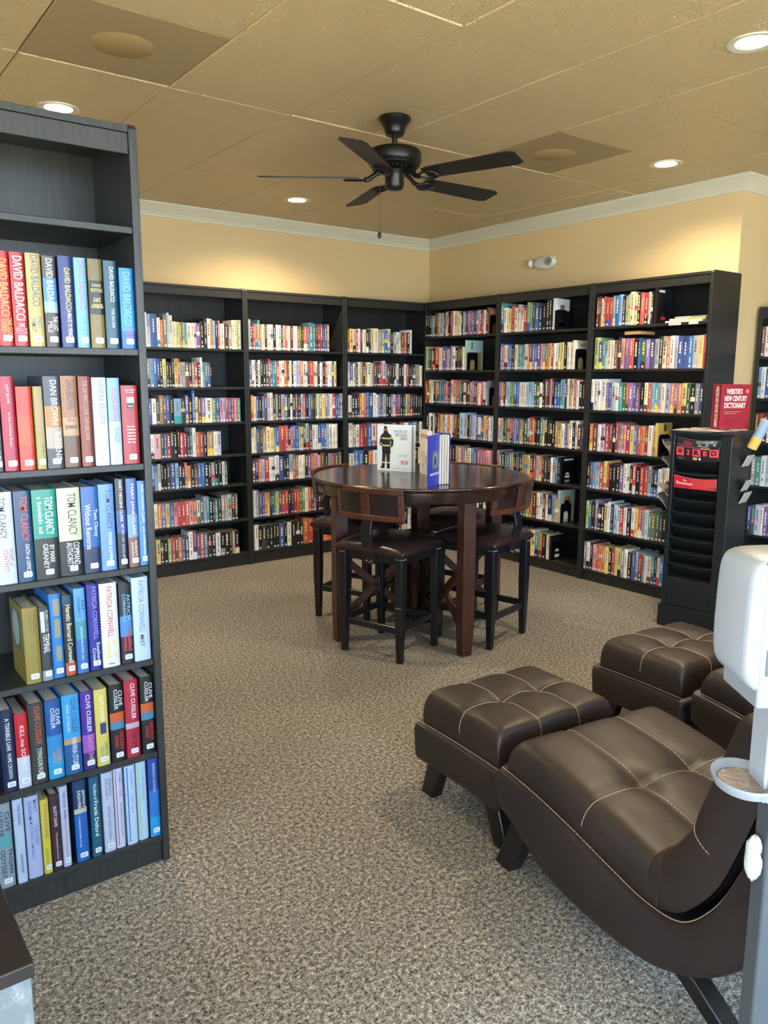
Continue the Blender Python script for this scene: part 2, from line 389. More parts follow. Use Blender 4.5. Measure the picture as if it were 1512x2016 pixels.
def small_book(mb, W, H, dep, letter, rng, T=None):
    """spine at y=0 facing -y, x 0..W, z 0..H"""
    base = mute(lin(rng.choice(PAL[letter]))); base = shade(base, rng.uniform(.8, 1.1))
    other = rng.choice('kwcrnbyhtoedq')
    segs = [(0, 1, base)]; k = rng.random()
    acc = None
    if k < .30:
        f = rng.choice((.25, .3, .62, .7)); c2 = shade(lin(rng.choice(PAL[other])), rng.uniform(.8, 1.1)); acc = other
        segs = [(0, f, c2), (f, 1, base)] if f < .5 else [(0, f, base), (f, 1, shade(base, rng.choice((.6, 1.4))))]
    elif k < .42:
        f = rng.uniform(.35, .55); c2 = shade(lin(rng.choice(PAL[other])), 1); acc = other
        segs = [(0, f, base), (f, f+.14, c2), (f+.14, 1, base)]
    s0 = len(mb.v); e = min(.0022, W*.12)
    xs_ = [(0, e), (W*.22, 0), (W*.78, 0), (W, e)]
    zs = [0]+[s[1] for s in segs]
    vs = [(x, y, z*H) for z in zs for x, y in xs_]; fs = []; cs = []
    for i in range(len(segs)):
        for j in range(3): fs.append((i*4+j, i*4+j+1, i*4+4+j+1, i*4+4+j)); cs.append(segs[i][2])
    mb.add(vs, fs, cs)
    o = [(0, e, 0), (W, e, 0), (W, dep, 0), (0, dep, 0), (0, e, H), (W, e, H), (W, dep, H), (0, dep, H)]
    mb.add(o, [(1, 2, 6, 5), (3, 0, 4, 7), (2, 3, 7, 6)], [segs[-1][2], segs[-1][2], PAGE])
    t = min(.0012, W*.1)      # pages a touch below the covers
    mb.add([(0, e, H), (t, e, H), (t, dep, H), (0, dep, H), (W-t, e, H), (W, e, H), (W, dep, H), (W-t, dep, H)], [(0, 1, 2, 3), (4, 5, 6, 7)], [segs[-1][2]]*2)
    mb.add([(t, .001, H-.002), (W-t, .001, H-.002), (W-t, dep, H-.002), (t, dep, H-.002), (0, e, H), (W*.22, 0, H), (W*.78, 0, H), (W, e, H)], [(0, 1, 2, 3)], [PAGE])
    def patch(x0, x1, z0, z1, c, y=-.0004): mb.add([(x0, y, z0), (x1, y, z0), (x1, y, z1), (x0, y, z1)], [(0, 1, 2, 3)], [c])
    lum = sum(base[:3])/3
    tc = lin(rng.choice(['#f0efe8', '#f3e9c0', '#e8e8ea', '#f4d36a'])) if lum < .32 else lin(rng.choice(['#4a4a50', '#7b4642', '#4b5678', '#66645c', '#9a7a50']))
    z = rng.uniform(.40, .5)*H; top = rng.uniform(.82, .94)*H; xa, xb = (W*.40, W*.60) if rng.random() < .7 else (W*.32, W*.68)
    while z < top:
        dz = rng.uniform(.008, .02); patch(xa, xb, z, min(z+dz, top), tc); z += dz+rng.uniform(.003, .008)
    if rng.random() < .5: patch(W*.4, W*.6, .17*H, rng.uniform(.26, .36)*H, tc)
    if rng.random() < .78:
        lw = min(.0135, W*.84); x0 = (W-lw)/2; patch(x0, x0+lw, .008, .0205, WHITE, -.0008)
        patch(x0+lw*.25, x0+lw*.75, .0125, .0155, lin('#55565c'), -.0011)
    if T is not None: mb.xf(T, s0)
    return acc
ROWS = [
 ('A3', 0, -2.839, -2.094, 'c8u7B7c5o4e7s8c7c3l3o3g3s3c3c3p3v3k4k6c6o6s5n5r5C3Q3E3c6y6h6'),
 ('A3', 1, -2.834, -2.338, 'H5s5b5b5k5y5d3k3k5y5r5h3h3q3k3h3r3k3w6h3t3b3k3'),
 ('A3', 2, -2.832, -2.114, 'b3w3d3e5q5b5k5S3d3v5k4b8y4q3v3W3g3b3p3u3r3b3r3p3t3'),
 ('A3', 3, -2.829, -2.282, 'w3P3g3b3r3d4k4k5r3m3k3t3w6o3r3k3E3c3u3'),
 ('A3', 4, -2.829, -2.236, 'b4s3h4k4k3q4B4s4n3k3r4o2k2q3b3b3k4k3h3k4k4w3g3'),
 ('A3', 5, -2.823, -2.159, 'c3o3v3y3b3p3r3r3o3p3o3c3t3u5t5k3d3t3k5h5e5s5q5e5'),
 ('A3', 6, -2.820, -2.154, 'y3k3k3l3r3q3o3b3d3w6m6b4r4b4d4k4w3k3k3k3e3k3'),
 ('A2', 0, -2.030, -1.302, 'h7n4r4o4t7o4c4q4c4c4k4c4c4d4h4r4c4m4c4w4r4g4k4R4v4T7b6k6m6m6n6b6e6'),
 ('A2', 1, -2.034, -1.236, 'b5w5w5k5c5k6k5g4r6b5t5t5r3c5c5o5q5w5k5w5u5u5o5w5w5m5R5c5c5k5w4k4r3w5c5b5y5'),
 ('A2', 2, -2.024, -1.177, 'o5c4b4k4b4q5u6c6n4h5k5e5b5k5c5k5v5k5h5r5k5b5q5k5g5w5e5y5v5h5w5r5b4b4h5'),
 ('A2', 3, -2.026, -1.230, 'w4y5b4d4e4c5y4s4b4R5r5k4p4b5b5h4y4t4h6d5w5c5b5b5b5u5c5c5c5'),
 ('A2', 4, -2.024, -1.190, 'm3v3o3u3r3w4w4w5b4n4k4s5r5e4w4c4n5v4r5P5p3q5k4s4r4V4g5'),
 ('A2', 5, -2.023, -1.290, 'w6h6b4b4o4y4n4g4t4l4b4r4r4n4n4r4o4q4g4w5r5q5v4k3q3k3q3o3q3o3'),
 ('A2', 6, -2.021, -1.225, 'w5k4d4k4k4k4k4b4k4w4k5k5k3o6r5k5v4k4b5w4s4k4'),
 ('A1', 0, -1.128, -0.444, 'q4y4h4r4w4m4c4k4n4y4C5h4h4b4c5k3h3w3c3q3o3k3w5'),
 ('A1', 1, -1.124, -0.325, 'u5v4w4g4c5e5q4y4C5h4q5k5n5r5w6v4m4k4k4k4c4k4k4w4r4k3k4k3h4e4c3'),
 ('A1', 2, -1.121, -0.321, 'c4k4k4k4o5y5r5b6B5c5w4h4b5h4k4k4h4p4v4v4k4k4l4o4q4k4k4k3q3'),
 ('A1', 3, -1.117, -0.317, 'c5h4c4r4m4b4w4r4o4k4q4o4k4r4c4b4h4k4w4'),
 ('A1', 4, -1.113, -0.314, 'c3b5b5k4o4w4w4h4k4w5o5q4r4b4k4c4'),
 ('A1', 5, -1.109, -0.309, 'r4k4b4w4c4h4r4w4m4b4w4k4h4m5c4k4w3'),
 ('A1', 6, -1.099, -0.305, 'k4w4b4r4k4h4k4c4b4m4k4w4r4k4'),
 ('B1', 0, -0.334, -1.117, 'k5k5k5t3h3k5q5e5h4u4q4h5c5k5r5w5c4y4w2k4h4b4m4r4b4v4m4v4s4r4r4w4q4'),
 ('B1', 1, -0.339, -0.837, 'l5t4q4q3k4R5c4c4B5p3h3v3h5w4k4q4k4g5c4'),
 ('B1', 2, -0.338, -1.126, 'r4q3y5w5k4o4g4t4b3b3r4n3p5o5h4r4t4k4w3m4m4h4v4d3o3c3r4w4u4'),
 ('B1', 3, -0.357, -1.224, 'k4w5k2w4D5r5y4h4w4r4w4o3q4k4S6h5k5v5s5u5b5w4b4y5r4w4s5c4'),
 ('B1', 4, -0.362, -1.211, 'c4k4k4h4c4k4k4c4k4m4k5e5w4p4h4c4s4b4r4v4r4p4p4'),
 ('B1', 5, -0.383, -1.204, 'w4b4k4w4c4r4h4k4c4b4w4c4w4k4w4c4'),
 ('B1', 6, -0.403, -1.203, 'k4w4b4r4k4h4w4c4k4r4h4'),
 ('B2', 0, -1.254, -1.801, 't7w4c3y3r5c3c5c3r3l6t6q6b5n4k4k7k7k7'),
 ('B2', 1, -1.259, -1.996, 'b5r4c4s4b4d4w4g4t4s4c4o4v4v4b4v4p4t4o4y4r4c4c4c4y4k4c4c4'),
 ('B2', 2, -1.253, -2.132, 'v4o4q4s4s4g4g4b4b4c4c4c4s4s4s4g4g4c4k6q6k6p6k6B4b4t6s6n6c6e6c6r6w5k5k4p5'),
 ('B2', 3, -1.253, -2.121, 'p4h4k4g4h4r4v4s4b4y4d4g4s5r6o5k6k5t6y4k6k5k5k4e4y3w3v3y3w5k4c5q3b3'),
 ('B2', 4, -1.252, -1.918, 'p5t4k4t4t4h4l4k4b4k4d4e4e4y4n4r4h4o4q4d4k4w4h4b4k4'),
 ('B2', 5, -1.263, -1.919, 'c4h4r4b4w4w4w4r3v3g4l4o5q4w5w5q5w5n5s5e4'),
 ('B2', 6, -1.286, -1.849, 'k4w3r4w4k3b4r3b4b4q4y5c5t4o4k4w4'),
 ('B3', 0, -2.182, -2.631, 'r5q5c4r5R4r4t5b5s5k4h4l5C6y5k5R5r5h5k5'),
 ('B3', 1, -2.182, -3.047, 'l6v4t4c4c4c4q4n6o5v5r5k4b5g4v4v4h4d5c5o5c5u5b5b5b5h5y5r5'),
 ('B3', 2, -2.168, -3.032, 'c6w6w6W6v4b4h4w4t4g4r4v4v4v4k4c4o4s4t4p4c4u4o4v4o4y4g4k4h4b4'),
 ('B3', 3, -2.171, -2.721, 'o4q4w4u4r4q5k5r6h5p4r4y4b4r4o4r4w5y4'),
 ('B3', 4, -2.164, -2.873, 'k4b4s4s4r4y5r4k4k4k4v4w5c5n4r5k4r4r5s5k5b3w4c5c5w4b4'),
 ('B3', 5, -2.172, -2.869, 'l5b5k5v6k4k4c5w6n5s5c4r5w4n4w5y5r6s5c5t4e4g5d4k4w4'),
 ('B3', 6, -2.171, -2.860, 'h5w5k5p4r4o4o4y4k4r4y5y5h5w5k4b5s5r4s5c4c4t4k4c4b4b4'),
]
BOOKENDS = [('B1', 0, -1.123), ('B1', 1, -0.868), ('B1', 2, -1.138), ('B2', 0, -1.810), ('B2', 1, -2.006), ('B2', 4, -1.928), ('B2', 5, -1.929), ('B2', 6, -1.859), ('B3', 0, -2.665), ('B3', 3, -2.729)]
LEFT_POS = [
 [(-4.4242,-4.3904,0.228), (-4.3892,-4.3547,0.228), (-4.3522,-4.3157,0.229), (-4.3132,-4.2795,0.226), (-4.2745,-4.2400,0.229), (-4.2349,-4.2036,0.228), (-4.2010,-4.1637,0.228), (-4.1610,-4.1256,0.227), (-4.1187,-4.0797,0.212)],
 [(-4.4599,-4.4363,0.233), (-4.4346,-4.3992,0.238), (-4.3980,-4.3599,0.213), (-4.3574,-4.3324,0.213), (-4.3312,-4.2897,0.239), (-4.2877,-4.2459,0.240), (-4.2432,-4.2111,0.239), (-4.2077,-4.1701,0.236), (-4.1681,-4.1339,0.235), (-4.1311,-4.0853,0.215)],
 [(-4.4695,-4.4239,0.241), (-4.4220,-4.3802,0.240), (-4.3783,-4.3179,0.240), (-4.3153,-4.2553,0.239), (-4.2539,-4.2086,0.238), (-4.2080,-4.1651,0.241), (-4.1622,-4.1335,0.254), (-4.1320,-4.1014,0.252), (-4.0999,-4.0717,0.243)],
 [(-4.4226,-4.3829,0.210), (-4.3822,-4.3541,0.206), (-4.3535,-4.3222,0.236), (-4.3209,-4.2925,0.227), (-4.2898,-4.2588,0.242), (-4.2553,-4.2216,0.247), (-4.2202,-4.1714,0.244), (-4.1670,-4.1317,0.234), (-4.1302,-4.0821,0.248)],
 [(-4.4983,-4.4629,0.230), (-4.4616,-4.4281,0.211), (-4.4268,-4.3854,0.231), (-4.3834,-4.3416,0.229), (-4.3394,-4.2932,0.234), (-4.2904,-4.2551,0.232), (-4.2529,-4.2161,0.230), (-4.2117,-4.1704,0.233), (-4.1682,-4.1272,0.236), (-4.1213,-4.0819,0.235)],
 [(-4.5293,-4.4878,0.245), (-4.4833,-4.4572,0.247), (-4.4545,-4.4160,0.243), (-4.4146,-4.3916,0.223), (-4.3903,-4.3642,0.230), (-4.3628,-4.3391,0.244), (-4.3258,-4.2895,0.248), (-4.2816,-4.2532,0.246), (-4.2466,-4.2133,0.248), (-4.2118,-4.1847,0.250), (-4.1801,-4.1487,0.250), (-4.1456,-4.1146,0.249), (-4.1105,-4.0787,0.251)],
]

SHELFN = {0: 'top shelf', 1: 'second shelf down', 2: 'third shelf down', 3: 'fourth shelf down', 4: 'fifth shelf down', 5: 'sixth shelf down', 6: 'bottom shelf'}
CASEN = {'A1': "back wall's corner bookcase", 'A2': "back wall's middle bookcase", 'A3': "back wall's left bookcase",
         'B1': "right wall's corner bookcase", 'B2': "right wall's middle bookcase", 'B3': "right wall's last bookcase"}
_Mi = np.array(cam.matrix_world.inverted())
def cam_px(p):
    q = _Mi @ np.array([p[0], p[1], p[2], 1.0]); return 756+FPX*q[0]/-q[2], 1008-FPX*q[1]/-q[2], -q[2]
def hidden(px, py):
    if px < 290 or px > 1500: return True
    if 615 < px < 1040 and py > 925 and not (px < 660 and py < 1075 and False): return True
    if 600 < px < 660 and py > 1010: return True
    if 990 < px < 1062 and 940 < py < 1100: return True
    if 742 < px < 884 and 840 < py < 960: return True
    if 1305 < px < 1490 and py > 850: return True
    return False
rng = random.Random(11)
specs = []
for case, si, a, b_, code in ROWS:
    n = len(code)//2; ws = []
    for i in range(n): ws.append((1.7 if code[2*i].isupper() else 1.0)*rng.uniform(.72, 1.28))
    L = abs(b_-a); s = L/sum(ws); x = 0
    zz = (ZA if case[0] == 'A' else ZB)[si]
    for i in range(n):
        W = ws[i]*s; H = .145+.0115*int(code[2*i+1])+rng.uniform(-.003, .003); letter = code[2*i].lower()
        H = min(H, .262)
        dep = rng.uniform(.105, .125) if H < .19 else rng.uniform(.14, .165)
        if case[0] == 'A': pos = (a+x, -D+.004+rng.uniform(0, .004), zz); rz = 0
        else: pos = (-D+.004+rng.uniform(0, .004), a-x, zz); rz = R90
        px, py, dp = cam_px((pos[0], pos[1], zz+H/2)); 
        dirx = (1, 0) if rz == 0 else (0, -1)
        p2 = cam_px((pos[0]+dirx[0]*W, pos[1]+dirx[1]*W, zz+H/2))
        area = abs(p2[0]-px)*FPX*H/dp
        specs.append(dict(case=case, si=si, i=i+1, n=n, pos=pos, rz=rz, W=W-.0006, H=H, dep=dep, l=letter, area=0 if hidden(px, py+15) else area))
        x += W
order = sorted(range(len(specs)), key=lambda i: -specs[i]['area'])
single = set(order[:236])
mass = MB()
for i, s in enumerate(specs):
    T = Matrix.Translation(s['pos']) @ Matrix.Rotation(s['rz'], 4, 'Z')
    if i in single:
        b = MB(); acc = small_book(b, s['W'], s['H'], s['dep'], s['l'], rng)
        o = b.build('book', MT['book'], loc=s['pos'], rz=s['rz'])
        cn = CNAME[s['l']]; sz = 'tall ' if s['H'] > .215 else ('thick ' if s['W'] > .036 else '')
        if acc and CNAME[acc] != cn: cn += '-and-'+CNAME[acc]
        where = ordinal(s['i'])+' from left' if s['i'] <= s['n']/2+.5 else (ordinal(s['n']-s['i']+1)+' from right' if s['i'] < s['n'] else 'last at right end')
        tag(o, "%s%s book, %s, %s, %s" % (sz, cn, where, SHELFN[s['si']], CASEN[s['case']]), 'book', 'books on the %s of the %s' % (SHELFN[s['si']], CASEN[s['case']]))
    else:
        small_book(mass, s['W'], s['H'], s['dep'], s['l'], rng, T)
# alcove case: only its left end shows
for si, code in enumerate(['q4w4e4h4', 's5w5b4s5', 'q4r4m4w4', 'h4t4w5s4', 'b4t4u5w4', 'q3e3m3k3']):
    x = .026
    for j in range(30):
        W = rng.uniform(.022, .036)
        if x+W > .86: break
        l = code[2*j] if j < 4 else rng.choice('wcsbhrqtkvn'); H = .145+.0115*(int(code[2*j+1]) if j < 4 else rng.choice((3, 4, 5)))
        if ZR[si]+H > (1.83 if si == 0 else ZR[si-1]-.02): H = .15
        T = Matrix.Translation((.25+.004, -3.045-x, ZR[si])) @ Matrix.Rotation(R90, 4, 'Z')
        if j < 2 and si < 5:
            b = MB(); small_book(b, W-.0006, H, .13, l, rng); o = b.build('book', MT['book'], loc=T.translation, rz=R90)
            tag(o, '%s book, %s from left, %s, alcove bookcase at right edge' % (CNAME[l], ordinal(j+1), SHELFN[si]), 'book', 'books in the alcove bookcase')
        else: small_book(mass, W-.0006, H, .13, l, rng, T)
        x += W
o = mass.build('library_books', MT['book']); tag(o, 'remaining small library books standing in rows on the wall bookcases', 'books'); o['kind'] = 'stuff'

# metal bookends: plate across the row end with an arched window, foot under the books
def bookend_mesh():
    b = MB(); Wd, Ht, t = .12, .145, .0015; n = 10
    outer = [(0, 0), (0, Ht-.02)]+[(.02-.02*math.cos(a), Ht-.02+.02*math.sin(a)) for a in [math.pi/2*k/4 for k in range(1, 5)]]+[(Wd-.02+.02*math.sin(a), Ht-.02+.02*math.cos(a)) for a in [math.pi/2*k/4 for k in range(0, 4)]]+[(Wd, Ht-.02), (Wd, 0)]
    hw = .027; cx = Wd/2; zt = .058
    inner = [(cx-hw, 0), (cx-hw, zt)]+[(cx-hw*math.cos(a), zt+hw*math.sin(a)) for a in [math.pi*k/8 for k in range(1, 8)]]+[(cx+hw, zt), (cx+hw, 0)]
    for x in (0, t):   # two faces built as strips between outline and hole
        m = max(len(outer), len(inner))
        O_ = [outer[min(int(i*len(outer)/m), len(outer)-1)] for i in range(m)]; I_ = [inner[min(int(i*len(inner)/m), len(inner)-1)] for i in range(m)]
        O_[-1] = outer[-1]; I_[-1] = inner[-1]
        vs = [(x, p[0], p[1]) for p in O_]+[(x, p[0], p[1]) for p in I_]
        b.add(vs, [(i, i+1, m+i+1, m+i) for i in range(m-1)])
    for i in range(len(outer)-1):
        p, q = outer[i], outer[i+1]; b.add([(0, *p), (0, *q), (t, *q), (t, *p)], [(0, 1, 2, 3)])
    for i in range(len(inner)-1):
        p, q = inner[i], inner[i+1]; b.add([(0, *p), (0, *q), (t, *q), (t, *p)], [(0, 1, 2, 3)])
    b.box(-.08, 0, cx-hw, cx+hw, .0002, .0012)
    return b.mesh('bookend', flat('#101114', .35, .3))
bem = bookend_mesh()
for k, si, y in BOOKENDS:
    o = link('bookend', bem, loc=(-D+.012, y-.002, ZB[si]), rz=R90)
    tag(o, 'black metal bookend on the %s of the %s' % (SHELFN[si], CASEN[k]), 'bookend', 'bookends')
# last books behind the bookends that show their covers
def faced(case, si, y, W, H, dep, cov, label, extra=None):
    b = MB(); c = lin(cov); b.box(0, W, 0, dep, 0, H, c); b.add([(.001, .001, H+.0002), (W-.001, .001, H+.0002), (W-.001, dep, H+.0002), (.001, dep, H+.0002)], [(0, 1, 2, 3)], [PAGE])
    if extra:
        for (u0, u1, v0, v1, cc) in extra: x = W+.0004; b.add([(x, u0*dep, v0*H), (x, u1*dep, v0*H), (x, u1*dep, v1*H), (x, u0*dep, v1*H)], [(0, 1, 2, 3)], [lin(cc)])
    o = b.build('book', MT['book'], loc=(-D+.006, y, ZB[si]), rz=R90); tag(o, label, 'book', 'covers showing beside the bookends'); return o
FB = [('B1', 0, -1.123, .018, .205, .14, '#8c4a3c', 'brown-red book behind the bookend, top shelf, right wall\'s corner bookcase', [(.1, .9, .75, .95, '#b98a78')]),
      ('B1', 1, -.868, .016, .245, .19, '#a9c9c4', 'pale green picture book behind bookend, second shelf down, right wall\'s corner bookcase', [(.3, .36, .7, .95, '#2b3a33'), (.0, .9, .0, .6, '#a08a5a')]),
      ('B1', 2, -1.138, .014, .20, .14, '#7b7f86', 'grey book behind the bookend, third shelf down, right wall\'s corner bookcase', None),
      ('B2', 0, -1.81, .018, .225, .16, '#c9d3d2', 'book with a pale photo cover behind the bookend, top shelf, right wall\'s middle bookcase', [(0, 1, 0, .62, '#15171b'), (.35, .65, .5, .8, '#8a5d48'), (.25, .75, .1, .24, '#4a86a6')]),
      ('B2', 1, -2.006, .018, .205, .165, '#e6dfcc', 'cream-covered book behind the bookend, second shelf down, right wall\'s middle bookcase', [(.35, .75, .78, .9, '#b9a98c'), (.3, .8, .0, .45, '#a08f5e')]),
      ('B2', 4, -1.928, .020, .20, .15, '#0f1013', 'black novel with red skull cover behind the bookend, right wall\'s middle bookcase', [(.2, .9, .86, .92, '#e6e6e6'), (.25, .75, .46, .6, '#c2434c'), (.2, .8, .34, .42, '#dadada'), (.2, .8, .22, .3, '#dadada'), (.2, .8, .05, .14, '#8f9296')]),
      ('B2', 5, -1.929, .022, .245, .17, '#9fb3ac', 'tall romance book with a pale portrait cover behind bookend, middle bookcase', [(.3, .7, .5, .8, '#a86a4a'), (.3, .6, .55, .68, '#dcae90'), (.3, .7, .1, .4, '#d9d9d6'), (.9, 1, 0, .6, '#b08a4c')]),
      ('B2', 6, -1.859, .018, .19, .14, '#1a1c20', 'black book behind the bookend, bottom shelf, right wall\'s middle bookcase', [(.3, .7, .32, .44, '#d7e0d6'), (.25, .75, .08, .2, '#e4e4e4')]),
      ('B3', 0, -2.665, .02, .225, .16, '#141519', 'black thriller behind the bookend, top shelf, right wall\'s last bookcase', [(.1, .5, .88, .95, '#d8d8d8'), (.1, .7, .4, .46, '#b2242c'), (.1, .7, .12, .2, '#b2242c')]),
      ('B3', 3, -2.729, .02, .22, .16, '#d9c26a', 'yellow-topped book behind the bookend, fourth shelf down, right wall\'s last bookcase', [(.4, .6, .75, .95, '#6b4a2a'), (.1, .9, 0, .6, '#23251f'), (.2, .6, .1, .5, '#8a7c34')])]
for k, si, y, *r in FB: faced(k, si, y+r[0]+.003, *r)
# flat things on the last right-wall case
st = [(-2.72, .0, .26, .012, '#cfd0b8', 'thin pale magazine at the bottom of the small pile, top shelf, last right bookcase'), (-2.75, .0125, .25, .012, '#b8b27c', 'olive booklet in the middle of the small pile, top shelf'),
      (-2.79, .025, .22, .010, '#8f8f74', 'grey-green booklet on top of the small pile, top shelf')]
for y, dz, L, t, c_, lb in st:
    b = MB(); b.box(0, L, 0, .19, 0, t, lin(c_)); b.add([(0, -.0004, t*.3), (L*.5, -.0004, t*.3), (L*.5, -.0004, t*.8), (0, -.0004, t*.8)], [(0, 1, 2, 3)], [lin('#eeeedf')])
    tag(b.build('booklet', MT['book'], loc=(-D+.02, y, ZB[0]+dz+.0005), rz=R90), lb, 'booklet', 'small pile of booklets')
for i, (y, L) in enumerate(((-2.76, .085), (-2.90, .065))):
    b = MB(); b.box(0, L, 0, .0012, -.0165, -.002, lin('#eeeeea')); put_text(b, ['~~', '~'][i], (L*.12, -.0003, -.0125), (1, 0, 0), (0, 0, 1), L*.76, .006, lin('#333333'))
    tag(b.build('shelf_label', MT['book'], loc=(-D+.0016, y, ZB[0]), rz=R90), ['longer', 'shorter'][i]+' white paper shelf label on the front edge of the top shelf, last right bookcase', 'label', 'paper shelf labels')
b = MB(); b.box(0, .115, 0, .17, 0, .024, lin('#c49a5c')); b.box(-.002, .117, -.002, .172, .0, .003, lin('#2a2420')); b.box(-.002, .117, -.002, .172, .022, .025, lin('#8e6a3a'))
tag(b.build('book', MT['book'], loc=(-D+.006, -2.425, ZB[1]+.2225), rz=R90), 'book lying flat on top of the row, second shelf down, right wall\'s last bookcase', 'book')
# ------------------------------------------------------------------ hardcover novels of the near bookcase (real lettering on the spines)
def hard_book(pos, W, H, segs, texts, sticker, label, group, dep=.165, rz=0, lean=0, board=None):
    t = thing('hardcover_book', label, 'book', pos, rz, group); t.rotation_euler = (0, lean, rz)
    mb = MB(); segs = [(f, tuple(x*.55 for x in lin(c)[:3])+(1,)) for f, c in segs]; base = board and lin(board) or segs[0][1]
    xs_ = [(0, .004), (W*.08, .0012), (W*.3, 0), (W*.7, 0), (W*.92, .0012), (W, .004)]; zs = [1]+[s[0] for s in segs[1:]]+[0]
    # segs: (start fraction from the top, colour)
    zz = [1-s[0] for s in segs]+[0]
    for i in range(len(segs)):
        vs = [(x, y, zz[i+1]*H) for x, y in xs_]+[(x, y, zz[i]*H) for x, y in xs_]
        mb.add(vs, [(j, j+1, 6+j+1, 6+j) for j in range(5)], [segs[i][1]]*5, True)
    mb.box(0, .0028, .004, dep, 0, H, base); mb.box(W-.0028, W, .004, dep, 0, H, base)
    mb.box(.0028, W-.0028, .004, .0058, 0, H-.001, base)
    mb.build('cover', MT['hard'], t)
    MB().box(.003, W-.003, .006, dep-.005, .003, H-.005).build('page_block', MT['pages'], t)
    if texts:
        for (s, f0, f1, u0, u1, c) in texts:
            # reads downward: letter x -> -z, letter y -> +x
            tb = MB(); put_text(tb, s, (W*u0, -.0007, H*(1-f0)), (0, 0, -1), (1, 0, 0), H*(f1-f0), W*(u1-u0), tuple(x*.72 for x in lin(c)[:3])+(1,) if c != Wt else lin(c), .004)
            tb.build('title_lettering', MT['hard'], t, fix=False)
    if sticker:
        lw, lh = min(.021, W*.62), .015; x0 = W/2-lw/2+W*.05; z0 = .012
        sb = MB(); r = .003; pts = []
        for cx, cz, a0 in ((x0+lw-r, z0+r, -90), (x0+lw-r, z0+lh-r, 0), (x0+r, z0+lh-r, 90), (x0+r, z0+r, 180)):
            for k in range(4): a = math.radians(a0+30*k); pts.append((cx+r*math.cos(a), cz+r*math.sin(a)))
        sb.prism(pts, -.0010, -.0002, 'y', lin('#b9c0c4')); so = sb.build('label_sticker', MT['hard'], t, fix=True)
        lb = MB(); put_text(lb, sticker, (x0+lw*.2, -.0013, z0+lh*.3), (1, 0, 0), (0, 0, 1), lw*.6, lh*.4, lin('#4b5058'), .01); lb.build('lettering', MT['hard'], so, fix=False)
    return t
Wt, Yl, Bk = '#c6c9c8', '#f0d23c', '#16171b'
